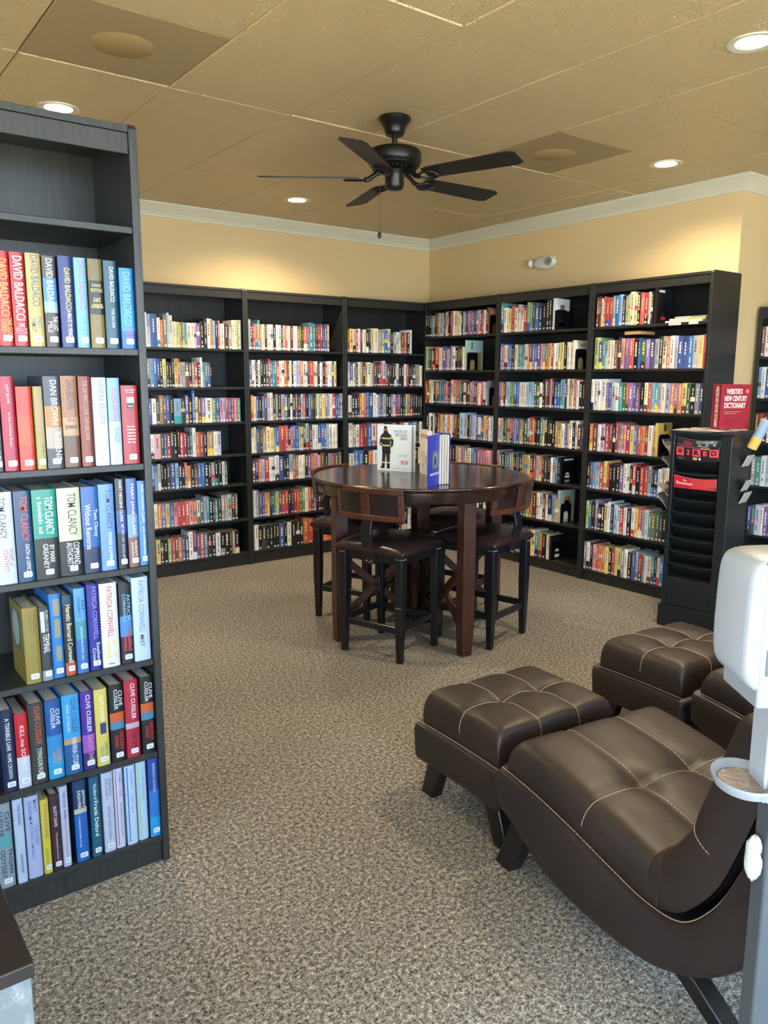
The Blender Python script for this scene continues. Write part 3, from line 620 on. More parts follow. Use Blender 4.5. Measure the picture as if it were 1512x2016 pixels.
LB = [
 [ # shelf 1
  ([(0, '#c8261f')], [('DAVID BALDACCI', .08, .68, .25, .85, '#f0a92c'), ('ONE GOOD', .70, .92, .62, .95, '#f0a92c'), ('DEED', .72, .86, .2, .55, '#f0a92c')], 'BAL', 'red hardcover with yellow lettering, leftmost on the upper full shelf'),
  ([(0, '#bf1524')], [('DAVID BALDACCI', .04, .72, .2, .85, Wt), ('THE', .75, .79, .35, .75, Wt), ('GUILTY', .80, .87, .1, .9, '#d9a7ad')], 'BAL', 'crimson hardcover with big white lettering, second from left, upper full shelf'),
  ([(0, '#cdb56a')], [('DAVID BALDACCI', .02, .56, .3, .8, '#3d5f74'), ('FIRST', .68, .80, .55, .85, '#4e6f86'), ('FAMILY', .70, .84, .15, .45, '#4e6f86')], 'BAL', 'gold hardcover with blue-grey lettering, upper full shelf'),
  ([(0, '#55504a'), (.24, '#4f93cf'), (.5, '#9bc3dd'), (.62, '#4a3b30')], [('DAVID BALDACCI', .03, .60, .25, .75, '#eef2e6'), ('THE LAST', .66, .82, .55, .9, Wt), ('MILE', .72, .84, .15, .5, Wt)], 'BAL', 'brown and sky-blue hardcover with white lettering, upper full shelf'),
  ([(0, '#2b3a86')], [('DAVID BALDACCI', .13, .58, .4, .82, '#e8dd35'), ('A MINUTE TO MIDNIGHT', .59, .92, .45, .78, Wt)], 'BAL', 'dark blue hardcover with yellow lettering, upper full shelf'),
  ([(0, '#7cc3ea')], [('DAVID BALDACCI', .03, .58, .3, .8, '#a8607f'), ('THE HIT', .62, .86, .4, .8, '#4a94c4')], 'BAL', 'light blue hardcover with pale red lettering, upper full shelf'),
  ([(0, '#7b6a34'), (.24, '#1e1b14'), (.62, '#8a7538')], [('DAVID', .28, .31, .15, .85, '#d8c477'), ('BALDACCI', .33, .37, .08, .92, '#d8c477'), ('THE', .43, .48, .25, .75, '#e8d68a'), ('WINNER', .50, .55, .08, .92, '#e8d68a')], 'BAL', 'brown-gold hardcover with a black central panel, upper full shelf'),
  ([(0, '#1f566e')], [('DAVID BALDACCI', .07, .46, .42, .75, Wt), ('THE ESCAPE', .54, .76, .45, .68, '#c7dbe2')], 'BAL', 'plain teal-blue hardcover with white lettering, upper full shelf'),
  ([(0, '#1a8fe0'), (.5, '#2aa0ea'), (.78, '#1b6fc0')], [('DAVID BALDACCI', .05, .7, .2, .75, '#7fb7dc'), ('THE FIX', .74, .9, .3, .8, '#b5548a')], 'BAL', 'bright blue shorter hardcover, rightmost on the upper full shelf')],
 [ # shelf 2
  ([(0, '#17253b')], [('LAWRENCE BLOCK', .35, .9, .3, .75, Wt)], 'BLO', 'very dark blue hardcover cut by the left picture edge, second row'),
  ([(0, '#b3173f')], [('JUDY BLUME', .08, .28, .4, .62, '#f0c9cf'), ('In the Unlikely Event', .38, .74, .42, .62, '#f0c9cf')], 'BLU', 'crimson hardcover with thin white lettering, second row'),
  ([(0, '#d8402a'), (.35, '#e4542a'), (.7, '#d23c2c')], [], 'BRA', 'orange-red glossy hardcover without readable title, second row'),
  ([(0, '#a99b52')], [('~g', .1, .6, .35, .7, '#c9757c'), ('Angel', .68, .84, .55, .85, '#6a6332')], 'BRA', 'narrow olive-gold hardcover with pink patches, second row'),
  ([(0, '#4a4f63'), (.32, '#b98246'), (.55, '#b8a79a'), (.78, '#3c4358')], [('DAN BROWN', .04, .52, .4, .8, '#e9e4d6'), ('INFERNO', .60, .92, .5, .88, '#e9e4ea')], 'BRO', 'thick grey and amber hardcover with large white lettering, second row'),
  ([(0, '#a9734a'), (.45, '#c49a72'), (.65, '#6a4a34')], [('DAN BROWN', .04, .36, .3, .8, '#3a2723'), ('LOST', .46, .50, .3, .75, '#3f2c28'), ('SYMBOL', .53, .58, .1, .92, '#3f2c28')], 'BRO', 'copper-brown hardcover with dark lettering, second row'),
  ([(0, '#8e3a34')], [('THE DA VINCI CODE  DAN BROWN', .04, .7, .35, .75, '#b98f58')], 'BRO', 'red-brown hardcover with faint gold lettering, second row'),
  ([(0, '#e6eef2')], [('SANDRA BROWN', .03, .52, .35, .8, '#6d8591'), ('The Crush', .74, .82, .1, .9, '#7fa0b2')], 'BRO', 'white hardcover with grey-blue lettering, second row'),
  ([(0, '#8bc0ee'), (.5, '#c4def4')], [('SANDRA BROWN', .10, .5, .3, .7, '#c33e8c'), ('CHARADE', .56, .74, .4, .8, '#3f6fa8')], 'BRO', 'sky-blue hardcover with pink lettering, second row'),
  ([(0, '#b32a35')], [], 'BRO', 'shorter red paperback with a small square emblem, rightmost, second row')],
 [ # shelf 3
  ([(0, '#cfdcec')], [('TOM CLANCY', .06, .5, .25, .6, '#23355c'), ('POINT of', .62, .80, .62, .85, '#b04a5e'), ('CONTACT', .62, .86, .35, .58, '#b04a5e')], None, 'white-blue thick hardcover with navy lettering, leftmost on the middle row'),
  ([(0, '#1d4a78')], [('TOM CLANCY', .05, .55, .35, .8, '#d8433f'), ('OATH of OFFICE', .58, .9, .5, .75, Wt)], 'CLA', 'dark blue hardcover with red lettering, middle row'),
  ([(0, '#0f9a8a'), (.54, '#22262b')], [('TOM CLANCY', .08, .5, .5, .85, Wt), ('~a', .08, .52, .2, .38, '#bfe4de'), ('BY MARK', .62, .82, .6, .8, Wt), ('GREANEY', .60, .88, .32, .54, Wt)], 'CLA', 'thick green and black hardcover with white lettering, middle row'),
  ([(0, '#d9e2bd'), (.60, '#1f2226')], [('TOM CLANCY', .06, .54, .42, .8, '#2b2d2b'), ('COMMAND', .62, .88, .58, .85, Wt), ('AUTHORITY', .62, .90, .28, .54, Wt)], 'CLA', 'thick cream and black hardcover, middle row'),
  ([(0, '#1b63b4'), (.7, '#15315e')], [('Tom Clancy', .26, .58, .62, .9, Wt), ('Without Remorse', .20, .72, .15, .5, '#e4eef8')], 'CLA', 'bright blue hardcover with white slab lettering, middle row'),
  ([(0, '#6fa0e0')], [('TOM CLANCY', .06, .52, .45, .78, '#28416f'), ('POWER & EMPIRE', .56, .9, .5, .72, Wt)], 'CLA', 'cornflower-blue hardcover with navy lettering, middle row'),
  ([(0, '#141b30'), (.35, '#2d4a9a'), (.6, '#141b30')], [('MARY HIGGINS CLARK', .02, .48, .35, .65, '#dfe5f0'), ('BEFORE I SAY GOOD-BYE', .5, .9, .4, .68, '#b9cbe8')], 'CLA', 'narrow near-black hardcover with a blue glow, middle row'),
  ([(0, '#4a6db8'), (.4, '#7aa8c8'), (.66, '#8a5f52')], [('MARY JANE CLARK', .06, .64, .35, .68, '#f0f2f4'), ('NOBODY', .70, .88, .55, .78, Wt), ('KNOWS', .72, .88, .22, .44, Wt)], 'CLA', 'blue and brown hardcover, second from right, middle row'),
  ([(0, '#4b8fe0')], [('MARY HIGGINS CLARK', .04, .5, .4, .66, '#e8f1fb'), ('~j', .52, .88, .4, .62, '#d4e6fa')], 'CLA', 'blue hardcover with thin white lettering, rightmost, middle row')],
 [ # shelf 4
  ([(0, '#97863a')], [('CATHERINE', .04, .34, .62, .85, '#6a5d2a'), ('COOKSON', .06, .32, .32, .55, '#6a5d2a'), ('~f', .46, .7, .4, .65, '#7c6e34')], 'COO', 'olive-gold hardcover whose oval portrait cover shows, leftmost, fourth row'),
  ([(0, '#3a3d42'), (.86, '#8a98ac')], [('ROBIN COOK', .05, .34, .6, .85, '#c9ccd2'), ('#', .06, .34, .12, .5, '#c3ccd8'), ('TERMINAL', .36, .62, .25, .85, '#d9dce0')], 'COO', 'dark grey shorter hardcover with white block, fourth row'),
  ([(0, '#2b7fd0')], [('#', .06, .26, .3, .8, '#8d8868'), ('#', .30, .52, .32, .8, '#8d8868'), ('#', .62, .80, .34, .8, '#8d8868')], 'COR', 'blue hardcover with gold blocks, fourth row'),
  ([(0, '#1d4a5a'), (.12, '#25282c'), (.84, '#c85a32')], [('Heretic Bernard Cornwell', .12, .84, .3, .78, '#e9e2bc')], 'COR', 'dark hardcover with cream lettering and an orange base, fourth row'),
  ([(0, '#5fa5de'), (.38, '#4d97a8'), (.6, '#3c73b8')], [('PAT', .14, .26, .6, .85, '#22395c'), ('CONROY', .10, .34, .25, .5, '#22395c'), ('~k', .45, .9, .4, .6, '#8fc0ea')], 'CON', 'sea-blue hardcover with dark lettering at the top, fourth row'),
  ([(0, '#2a2596')], [('PATRICIA CORNWELL', .03, .64, .4, .8, '#8f8bd6'), ('Southern', .68, .92, .6, .88, Wt), ('Cross', .74, .9, .25, .52, Wt)], 'COR', 'violet-blue hardcover with white title, fourth row'),
  ([(0, '#e9edf4')], [('PATRICIA CORNWELL', .04, .64, .35, .68, '#c0392f'), ('~d', .68, .92, .6, .85, '#d8cb78'), ('~e', .68, .94, .2, .5, '#d8cb78'), ('#', .955, .965, .3, .65, '#3a3d42')], None, 'white hardcover with tall red lettering, fourth row'),
  ([(0, '#22252d'), (.4, '#4f8fd0'), (.66, '#30222c')], [('PATRICIA', .14, .46, .6, .85, '#7cc1ee'), ('CORNWELL', .12, .48, .25, .5, '#7cc1ee'), ('~b', .58, .84, .55, .85, '#c33c4c'), ('~c', .62, .84, .2, .45, '#c33c4c')], 'COR', 'black hardcover with pale blue lettering, second from right, fourth row'),
  ([(0, '#c7ddf2')], [('PATRICIA CORNWELL', .04, .66, .35, .68, '#6d7f96'), ('RED', .70, .80, .62, .8, '#e0b8b4'), ('MIST', .69, .83, .36, .6, '#26303c')], None, 'thick ice-white hardcover with grey lettering, rightmost, fourth row')],
 [ # shelf 5
  ([(0, '#16264c')], [('A TERRIBLE LIAR', .1, .5, .4, .7, '#dfe6f0'), ('HUME CRONYN', .53, .84, .4, .68, '#dfe6f0')], 'CRO', 'navy hardcover with a thin framed spine, leftmost, fifth row'),
  ([(0, '#c9202e'), (.58, '#d5def0')], [('KILL me SOFTLY', .16, .76, .35, .68, '#f3d9dc')], 'CUR', 'red and white hardcover, fifth row'),
  ([(0, '#3c3d38')], [('CLIVE CUSSLER', .04, .52, .4, .75, '#c9512f'), ('TYPHOON FURY', .56, .92, .4, .7, Wt)], 'CUS', 'dark stone-grey hardcover with red lettering, fifth row'),
  ([(0, '#1c58a4'), (.45, '#2f8fd0'), (.7, '#22a4dc')], [('CLIVE', .12, .32, .65, .9, Wt), ('CUSSLER', .10, .36, .32, .58, Wt), ('DEVILS', .62, .82, .6, .85, '#d97d5a'), ('GATE', .66, .8, .3, .55, '#d97d5a')], 'CUS', 'blue ocean-wave hardcover with orange title, fifth row'),
  ([(0, '#3fa3e4'), (.55, '#c79a6a'), (.62, '#1d5f9e')], [('CLIVE CUSSLER', .04, .48, .5, .78, '#1f4876'), ('DIRK CUSSLER', .12, .46, .22, .36, '#bfe0f6'), ('HAVANA STORM', .54, .92, .42, .75, '#d6e2ea')], 'CUS', 'thick sky-blue hardcover with a sandy band, fifth row'),
  ([(0, '#4b2a9c'), (.55, '#a05ac0'), (.78, '#3a2a7c')], [('CLIVE CUSSLER', .04, .52, .42, .75, Wt), ('GHOST SHIP', .56, .90, .42, .8, '#d98a9c')], 'CUS', 'purple hardcover with white lettering, fifth row'),
  ([(0, '#e3d06a')], [('CLIVE CUSSLER', .08, .42, .42, .7, '#f3efd0'), ('SPARTAN', .70, .9, .6, .85, '#2a7b88'), ('GOLD', .74, .88, .28, .52, '#2a7b88')], 'CUS', 'yellow hardcover with a small dark square, fifth row'),
  ([(0, '#191b20'), (.36, '#d2622a'), (.48, '#4f88a8'), (.58, '#17181c')], [('CLIVE', .08, .28, .65, .9, Wt), ('CUSSLER', .06, .32, .32, .58, Wt), ('CRESCENT', .60, .86, .6, .86, '#c9302c'), ('DAWN', .66, .82, .25, .5, '#c9302c')], 'CUS', 'black hardcover with an orange iceberg scene, third from right, fifth row'),
  ([(0, '#b8213f'), (.55, '#c9b0c4'), (.62, '#b8213f')], [('CLIVE CUSSLER', .04, .5, .45, .75, Wt), ('THE SPY', .64, .88, .4, .72, '#23131c')], 'CUS', 'crimson hardcover between the two iceberg ones, fifth row'),
  ([(0, '#191b20'), (.34, '#d2622a'), (.46, '#4f88a8'), (.56, '#17181c')], [('CLIVE', .08, .28, .65, .9, Wt), ('CUSSLER', .06, .32, .32, .58, Wt), ('CRESCENT', .58, .84, .6, .86, '#c9302c'), ('DAWN', .64, .8, .25, .5, '#c9302c')], 'CUS', 'black hardcover with an orange iceberg scene, rightmost, fifth row')],
 [ # shelf 6
  ([(0, '#93a4ac'), (.36, '#5fa8b4'), (.52, '#93a4ac')], [('CLIVE', .10, .34, .62, .9, '#1f2c5c'), ('CUSSLER', .08, .38, .2, .5, '#1f2c5c'), ('TROJAN', .54, .84, .62, .9, '#1f2c5c'), ('ODYSSEY', .54, .88, .2, .5, '#1f2c5c')], 'CUS', 'thick grey hardcover with navy lettering, leftmost, bottom row'),
  ([(0, '#bdd0ee')], [('THE RISING', .06, .3, .4, .7, '#28324a'), ("RYAN D'AGOSTINO", .66, .88, .4, .65, '#28324a')], None, 'pale blue-white book with small navy lettering, bottom row'),
  ([(0, '#b3bfe6')], [('MARY', .05, .2, .6, .85, '#5a72b4'), ('DAHEIM', .06, .28, .25, .5, '#5a72b4'), ('THE ALPINE', .36, .6, .6, .82, '#6a7ab4'), ('MYSTERIES OMNIBUS', .3, .76, .28, .5, '#6a7ab4')], None, 'wide lavender hardcover with blue lettering, bottom row'),
  ([(0, '#d8cb4a')], [('STICKS & SCONES', .05, .52, .4, .75, '#b0555a'), ('DAVIDSON', .66, .88, .3, .55, '#8a7a30')], 'DAV', 'yellow narrow hardcover, bottom row'),
  ([(0, '#3f2334')], [('RUSTY DAVIS', .16, .42, .35, .68, '#e8dfe4'), ('Wyoming Showdown', .5, .86, .38, .65, '#d6b7a6')], 'DAV', 'dark maroon hardcover, bottom row'),
  ([(0, '#bfc9e4')], [('THE CIVIL WAR:', .06, .4, .38, .68, '#3b3f5c'), ('Strange & Fascinating Facts', .4, .9, .38, .68, '#c05a66')], 'DAV', 'narrow blue-white book with red lettering, bottom row'),
  ([(0, '#1b3c66'), (.34, '#c9c4ae'), (.40, '#1668c4')], [('JEFFERY', .12, .34, .62, .85, Wt), ('DEAVER', .12, .34, .3, .54, Wt), ('THE BURIAL HOUR', .42, .84, .55, .82, '#2f4f9c'), ('A LINCOLN RHYME NOVEL', .44, .82, .28, .4, '#d6e6f6')], 'DEA', 'bright blue hardcover with a torn pale strip, bottom row'),
  ([(0, '#17607e')], [('The Best of', .08, .28, .4, .7, '#e6eef0'), ('Frank Deford', .30, .74, .35, .75, '#e6eef0')], 'DEF', 'deep teal hardcover with white lettering, bottom row'),
  ([(0, '#c3cde8')], [('BARBARA', .08, .3, .6, .8, '#5d6c96'), ('DELINSKY', .08, .34, .28, .5, '#5d6c96'), ('BEFORE AND AGAIN', .42, .84, .4, .62, '#5d6c96')], 'DEL', 'lavender-white book with grey-blue lettering, bottom row'),
  ([(0, '#cdd6ee')], [('FAMILY TREE', .06, .36, .55, .8, '#7d86ae'), ('BARBARA DELINSKY', .44, .88, .55, .78, '#7d86ae'), ('#', .02, .96, .18, .26, '#b83a5e')], None, 'white book with a thin red stripe down the spine, bottom row'),
  ([(0, '#c3d9f4')], [('~h', .06, .6, .5, .72, '#7da0cc'), ('#', .02, .96, .16, .26, '#2d6cc4')], None, 'white book with a thin blue stripe down the spine, bottom row'),
  ([(0, '#bcd8f0')], [('~i', .06, .5, .5, .7, '#7da0cc'), ('#', .02, .96, .2, .28, '#8fce62')], None, 'white book with a thin green stripe down the spine, bottom row'),
  ([(0, '#2a4fa4'), (.4, '#2f79d4'), (.75, '#1fa0e4')], [('BARBARA DELINSKY', .06, .44, .4, .65, '#9cc4ee')], 'DEL', 'glossy blue gradient book, rightmost, bottom row')]]
rng = random.Random(5)
for si, row in enumerate(LB):
    z = ZL[si+1]
    for bi, (segs, texts, st_, lb) in enumerate(row):
        xa, xb, H = LEFT_POS[si][bi]
        segs2 = []
        base = segs[0][1]
        t = hard_book((xa, YL+.010+rng.uniform(-.002, .003), z+.0003), xb-xa-.0012, H, segs, texts, st_, lb+', near bookcase', 'hardcover novels in the near bookcase',
                      dep=.15 if H < .22 else .165)
        if si == 3 and bi == 0:      # portrait oval on its cover
            b = MB(); b.box(-.0006, -.0001, .03, .14, .08, .185, lin('#50564a'))
            b.add([(-.0010, .085+.04*math.cos(a), .14+.05*math.sin(a)) for a in [2*math.pi*k/24 for k in range(24)]], [tuple(range(24))[::-1]], [lin('#8a968c')])
            b.build('cover_picture', MT['hard'], t, fix=False)
        if si == 1 and bi == 9:
            W = xb-xa; b = MB(); b.box(W*.3, W*.72, -.0012, -.0004, H*.78, H*.85, lin('#e4e4e4')); b.box(W*.3, W*.72, -.0012, -.0004, H*.71, H*.78, lin('#1c1c20')); b.build('emblem', MT['hard'], t)
            b = MB(); put_text(b, 'Comic fiction', (W*.2, -.0008, H*.935), (1, 0, 0), (0, 0, 1), W*.62, .005, lin(Wt)); put_text(b, 'for women', (W*.27, -.0008, H*.905), (1, 0, 0), (0, 0, 1), W*.48, .005, lin(Wt))
            for q_ in range(6): put_text(b, '~'+'x'*q_, (W*.25, -.0008, H*(.47-.04*q_)), (1, 0, 0), (0, 0, 1), W*.5, .004, lin(Wt))
            put_text(b, 'faye', (W*.36, -.0014, H*.725), (1, 0, 0), (0, 0, 1), W*.3, .005, lin(Wt)); b.build('title_lettering', MT['hard'], t, fix=False)
        if si == 4 and bi == 6:
            W = xb-xa; MB().box(W*.32, W*.76, -.0012, -.0004, H*.42, H*.56, lin('#22305c')).build('emblem', MT['hard'], t)
# missing shelf pins and scuffs of the near case are left to the material

# ------------------------------------------------------------------ round pub table
def dark_wood(name, c0, c1, rough):
    m = new_mat(name, c0, rough); mp = nd(m, 'ShaderNodeMapping'); mp.inputs['Scale'].default_value = (2, 30, 2); lk(m, objco(m), mp.inputs[0])
    n = noise(m, 3, 6, mp.outputs[0], .6, .5); r = ramp(m, n.outputs[0], [(.3, c0), (.7, c1)]); lk(m, r.outputs[0], bsdf(m).inputs['Base Color']); return m
MT['espresso'] = dark_wood('espresso_table_wood', '#1d100d', '#301b15', .16)
MT['legwood'] = dark_wood('reddish_brown_wood', '#2c1610', '#44241a', .35)
MT['backwood'] = dark_wood('walnut_backrest_wood', '#3a1e12', '#57301d', .35)
MT['blackwood'] = new_mat('black_painted_wood', '#111317', .28)
TC = (-2.007, -2.342); TH = .914
t = thing('pub_table', 'round dark espresso pub table with square legs, books standing on it', 'table', (TC[0], TC[1], 0), 0)
MB().lathe([(0, TH-.024), (.600, TH-.024), (.609, TH-.020), (.612, TH-.013), (.611, TH-.004), (.606, TH), (.602, TH+.0001), (.55, TH+.0001), (0, TH+.0001)], 96).build('tabletop', MT['espresso'], t)
MB().lathe([(.560, .833), (.588, .833), (.590, .842), (.590, TH-.025), (.560, TH-.025), (.560, .833)], 96).build('apron', MT['espresso'], t)
LEGA = []
for k in range(4):
    a = math.radians(-101+90*k); LEGA.append(a)
    cx, cy = .505*math.cos(a), .505*math.sin(a)
    b = MB(); h = .036; g = .029; b.hexa([(-g, -g, 0), (g, -g, 0), (g, g, 0), (-g, g, 0)], [(-h, -h, .16), (h, -h, .16), (h, h, .16), (-h, h, .16)]); b.box(-h, h, -h, h, .16, .86)
    o = b.build('leg', MT['legwood'], t, .003, 2, (cx, cy, 0), a)
    # diagonal braces between this leg and the centre column (an X in one plane)
    for (za, zb) in ((.46, .14), (.14, .46)):
        p = Vector((.47*math.cos(a), .47*math.sin(a), za)); q = Vector((.10*math.cos(a), .10*math.sin(a), zb))
        d = (q-p); n_ = Vector((-math.sin(a), math.cos(a), 0))*.011; u_ = Vector((0, 0, 1))*.026
        bb = MB(); bb.hexa([p-n_-u_, q-n_-u_, q+n_-u_, p+n_-u_], [p-n_+u_, q-n_+u_, q+n_+u_, p+n_+u_]); bb.build('brace', MT['legwood'], t, .002, 1)
b = MB(); b.box(-.10, .10, -.10, .10, .06, .09); b.box(-.10, .10, -.10, .10, .50, .52)
for i in range(4):
    for s in (-.095, .095): b.box(-.1+i*.0567, -.07+i*.0567, s-.008, s+.008, .09, .50); b.box(s-.008, s+.008, -.1+i*.0567, -.07+i*.0567, .09, .50)
b.box(-.04, .04, -.04, .04, .09, .84)
b.build('centre_column', MT['espresso'], t, rz=math.radians(-11))

# ------------------------------------------------------------------ counter stools
def leather(name, c0, c1, rough, wear='#5c3a30', bs=.3):
    m = new_mat(name, c0, rough, coat=.05); bsdf(m).inputs['Coat Roughness'].default_value = .3
    p = objco(m); n = noise(m, 3.0, 4, p, .6); n2 = noise(m, 900, 2, p); n3 = noise(m, 9, 5, p, .7, 1.5)
    r = ramp(m, n.outputs[0], [(.35, c0), (.66, c1), (.8, wear)]); lk(m, r.outputs[0], bsdf(m).inputs['Base Color'])
    a = nd(m, 'ShaderNodeMath', operation='MULTIPLY_ADD'); a.inputs[1].default_value = .12; lk(m, n2.outputs[0], a.inputs[0]); lk(m, n3.outputs[0], a.inputs[2])
    bump(m, a.outputs[0], bs, .005)
    rr = nd(m, 'ShaderNodeMapRange'); rr.inputs[3].default_value = rough-.07; rr.inputs[4].default_value = rough+.1; lk(m, n3.outputs[0], rr.inputs[0]); lk(m, rr.outputs[0], bsdf(m).inputs['Roughness']); return m
MT['seat'] = leather('dark_brown_seat_leather', '#1d1416', '#281b1c', .28, '#2c1e1e', .08)
MT['nail'] = new_mat('nickel_nailheads', '#b9b9bd', .2, 1.0)
def seat_cushion(W, L, Hb, Ht, n=14):
    mb = MB(); vs = []
    for i in range(n+1):
        for j in range(n+1):
            u = -math.cos(math.pi*i/n); v = -math.cos(math.pi*j/n)
            f = (max(0, 1-abs(u)**6))**(1/3)*(max(0, 1-abs(v)**6))**(1/3); dome = (1-.45*u*u-.45*v*v)
            vs.append((u*W/2, v*L/2, Hb+(Ht-Hb)*(.55*f+.45*f*dome)))
    fs = [(i*(n+1)+j, (i+1)*(n+1)+j, (i+1)*(n+1)+j+1, i*(n+1)+j+1) for i in range(n) for j in range(n)]
    mb.add(vs, fs, None, True); mb.box(-W/2+.006, W/2-.006, -L/2+.006, L/2-.006, Hb-.012, Hb+.001)
    return mb
def stool(label, loc, rz):
    t = thing('counter_stool', label, 'stool', loc, rz, 'four counter stools around the pub table')
    seat_cushion(.44, .42, .580, .640).build('seat', MT['seat'], t)
    a, c = .180, .170
    ap = MB(); ap.box(-a, a, c-.012, c+.012, .520, .576); ap.box(-a, a, -c-.012, -c+.012, .520, .576); ap.box(a-.012, a+.012, -c, c, .520, .576); ap.box(-a-.012, -a+.012, -c, c, .520, .576)
    ap.box(-.205, .205, -.196, .196, .565, .576)
    ap.build('seat_frame', MT['blackwood'], t, .002, 1)
    for sx in (-1, 1):
        for sy in (-1, 1):
            b = MB(); g, h = .016, .0235; x, y = sx*a, sy*c
            b.hexa([(x-g, y-g, 0), (x+g, y-g, 0), (x+g, y+g, 0), (x-g, y+g, 0)], [(x-h, y-h, .30), (x+h, y-h, .30), (x+h, y+h, .30), (x-h, y+h, .30)]); b.box(x-h, x+h, y-h, y+h, .30, .572)
            lg = b.build('leg', MT['blackwood'], t, .005, 2)
            nb = MB()
            for k in (-1, 0, 1):
                for (px, py, nx, ny) in ((x+k*.013, y+sy*h, 0, sy), (x+sx*h, y+k*.013, sx, 0)):
                    s0 = len(nb.v); nb.lathe([(.0045, 0), (.0032, .0022), (0, .003)], 8)
                    R_ = Vector((0, 0, 1)).rotation_difference(Vector((nx, ny, 0))).to_matrix().to_4x4()
                    nb.xf(Matrix.Translation((px, py, .552)) @ R_, s0)
            nb.build('nailheads', MT['nail'], lg)
    for (x0, x1, y0, y1) in ((-a, a, -c-.010, -c+.010), (-a, a, c-.010, c+.010), (-a-.010, -a+.010, -c, c), (a-.010, a+.010, -c, c)):
        z = .155 if (x1-x0) > .1 else .165
        MB().box(x0, x1, y0, y1, z, z+.036).build('stretcher', MT['blackwood'], t, .003, 1)
    # back post: curved flat bar bolted to the rear apron
    pts = [(-c-.016, .51), (-c-.020, .57), (-c-.045, .635), (-c-.052, .68), (-c-.036, .74), (-c-.040, .80), (-c-.046, .875)]
    b = MB(); vs = []
    hw = [.034, .036, .036, .034, .03, .032, .034]
    for (y, z), w_ in zip(pts, hw): vs += [(-w_, y-.009, z), (w_, y-.009, z), (w_, y+.009, z), (-w_, y+.009, z)]
    fs = [(0, 1, 2, 3)]+[(4*i+k, 4*i+(k+1) % 4, 4*i+4+(k+1) % 4, 4*i+4+k) for i in range(6) for k in range(4)]+[(24, 25, 26, 27)]
    b.add(vs, fs); post = b.build('back_post', MT['blackwood'], t, .003, 2)
    nb = MB()
    for (x, z) in ((-.016, .525), (0, .517), (.016, .525), (-.016, .858), (.016, .858), (0, .83)):
        y = -c-.026 if z < .6 else -c-.054
        s0 = len(nb.v); nb.lathe([(.0052, 0), (.004, .0025), (0, .0035)], 8); nb.xf(Matrix.Translation((x, y, z)) @ Matrix.Rotation(math.radians(90), 4, 'X'), s0)
    nb.build('bolts', MT['nail'], post)
    # curved backrest frame with two leather panels
    Rr = .48; th0 = math.asin(.206/Rr); yc = -c-.052+Rr
    def arc(th, z, off): lean = (z-.81)*.12; return ((Rr+off)*math.sin(th), yc-(Rr+off)*math.cos(th)-lean, z)
    def slab(ta, tb, z0, z1, o0, o1, n=8, taper=0):
        mb = MB(); vs = []
        for i in range(n+1):
            th = ta+(tb-ta)*i/n; cut = 0
            for off in (o0, o1):
                for z in (z0, z1): vs.append(arc(th, z, off))
        fs = []
        for i in range(n):
            a_, b_ = 4*i, 4*i+4
            fs += [(a_, a_+1, b_+1, b_), (a_+2, b_+2, b_+3, a_+3), (a_, b_, b_+2, a_+2), (a_+1, a_+3, b_+3, b_+1)]
        fs += [(0, 2, 3, 1), (4*n, 4*n+1, 4*n+3, 4*n+2)]
        mb.add(vs, fs); return mb
    zb, zt = .742, .912
    fr = MB()
    for part_ in (slab(-th0, th0, zt-.030, zt, -.012, .012), slab(-th0, th0, zb, zb+.030, -.012, .012), slab(-th0, -th0+.07, zb+.029, zt-.029, -.012, .012, 2), slab(th0-.07, th0, zb+.029, zt-.029, -.012, .012, 2), slab(-.055, .055, zb+.029, zt-.029, -.010, .010, 3)):
        o_ = len(fr.v); fr.v += part_.v; fr.f += [tuple(k+o_ for k in f) for f in part_.f]; fr.c += part_.c; fr.sm += part_.sm
    fr.build('backrest_frame', MT['backwood'], t, .004, 2)
    for sg in (-1, 1):
        ta, tb = sorted((sg*.05, sg*(th0-.066))); slab(ta, tb, zb+.024, zt-.024, -.006, .006, 5).build('backrest_panel', MT['seat'], t)
    return t
def rz_of(fx, fy): return math.atan2(fy, fx)-math.pi/2
s1 = stool('counter stool in front of the table at left, nearest the camera', (-2.353, -2.512, 0), rz_of(.95, .31))
def place(src, label, loc, rz):
    o = copy_tree(src); o.location = loc; o.rotation_euler = (0, 0, rz); o['label'] = label; return o
place(s1, 'counter stool at the right side of the table, nearest the ottomans', (-1.803, -2.650, 0), rz_of(-.25, .97))
place(s1, 'counter stool at the far left of the table, before the back wall shelves', (-2.12, -1.862, 0), rz_of(.43, -.90))
place(s1, 'counter stool at the far side of the table, mostly hidden under it', (-1.545, -2.135, 0), rz_of(-.92, -.40))

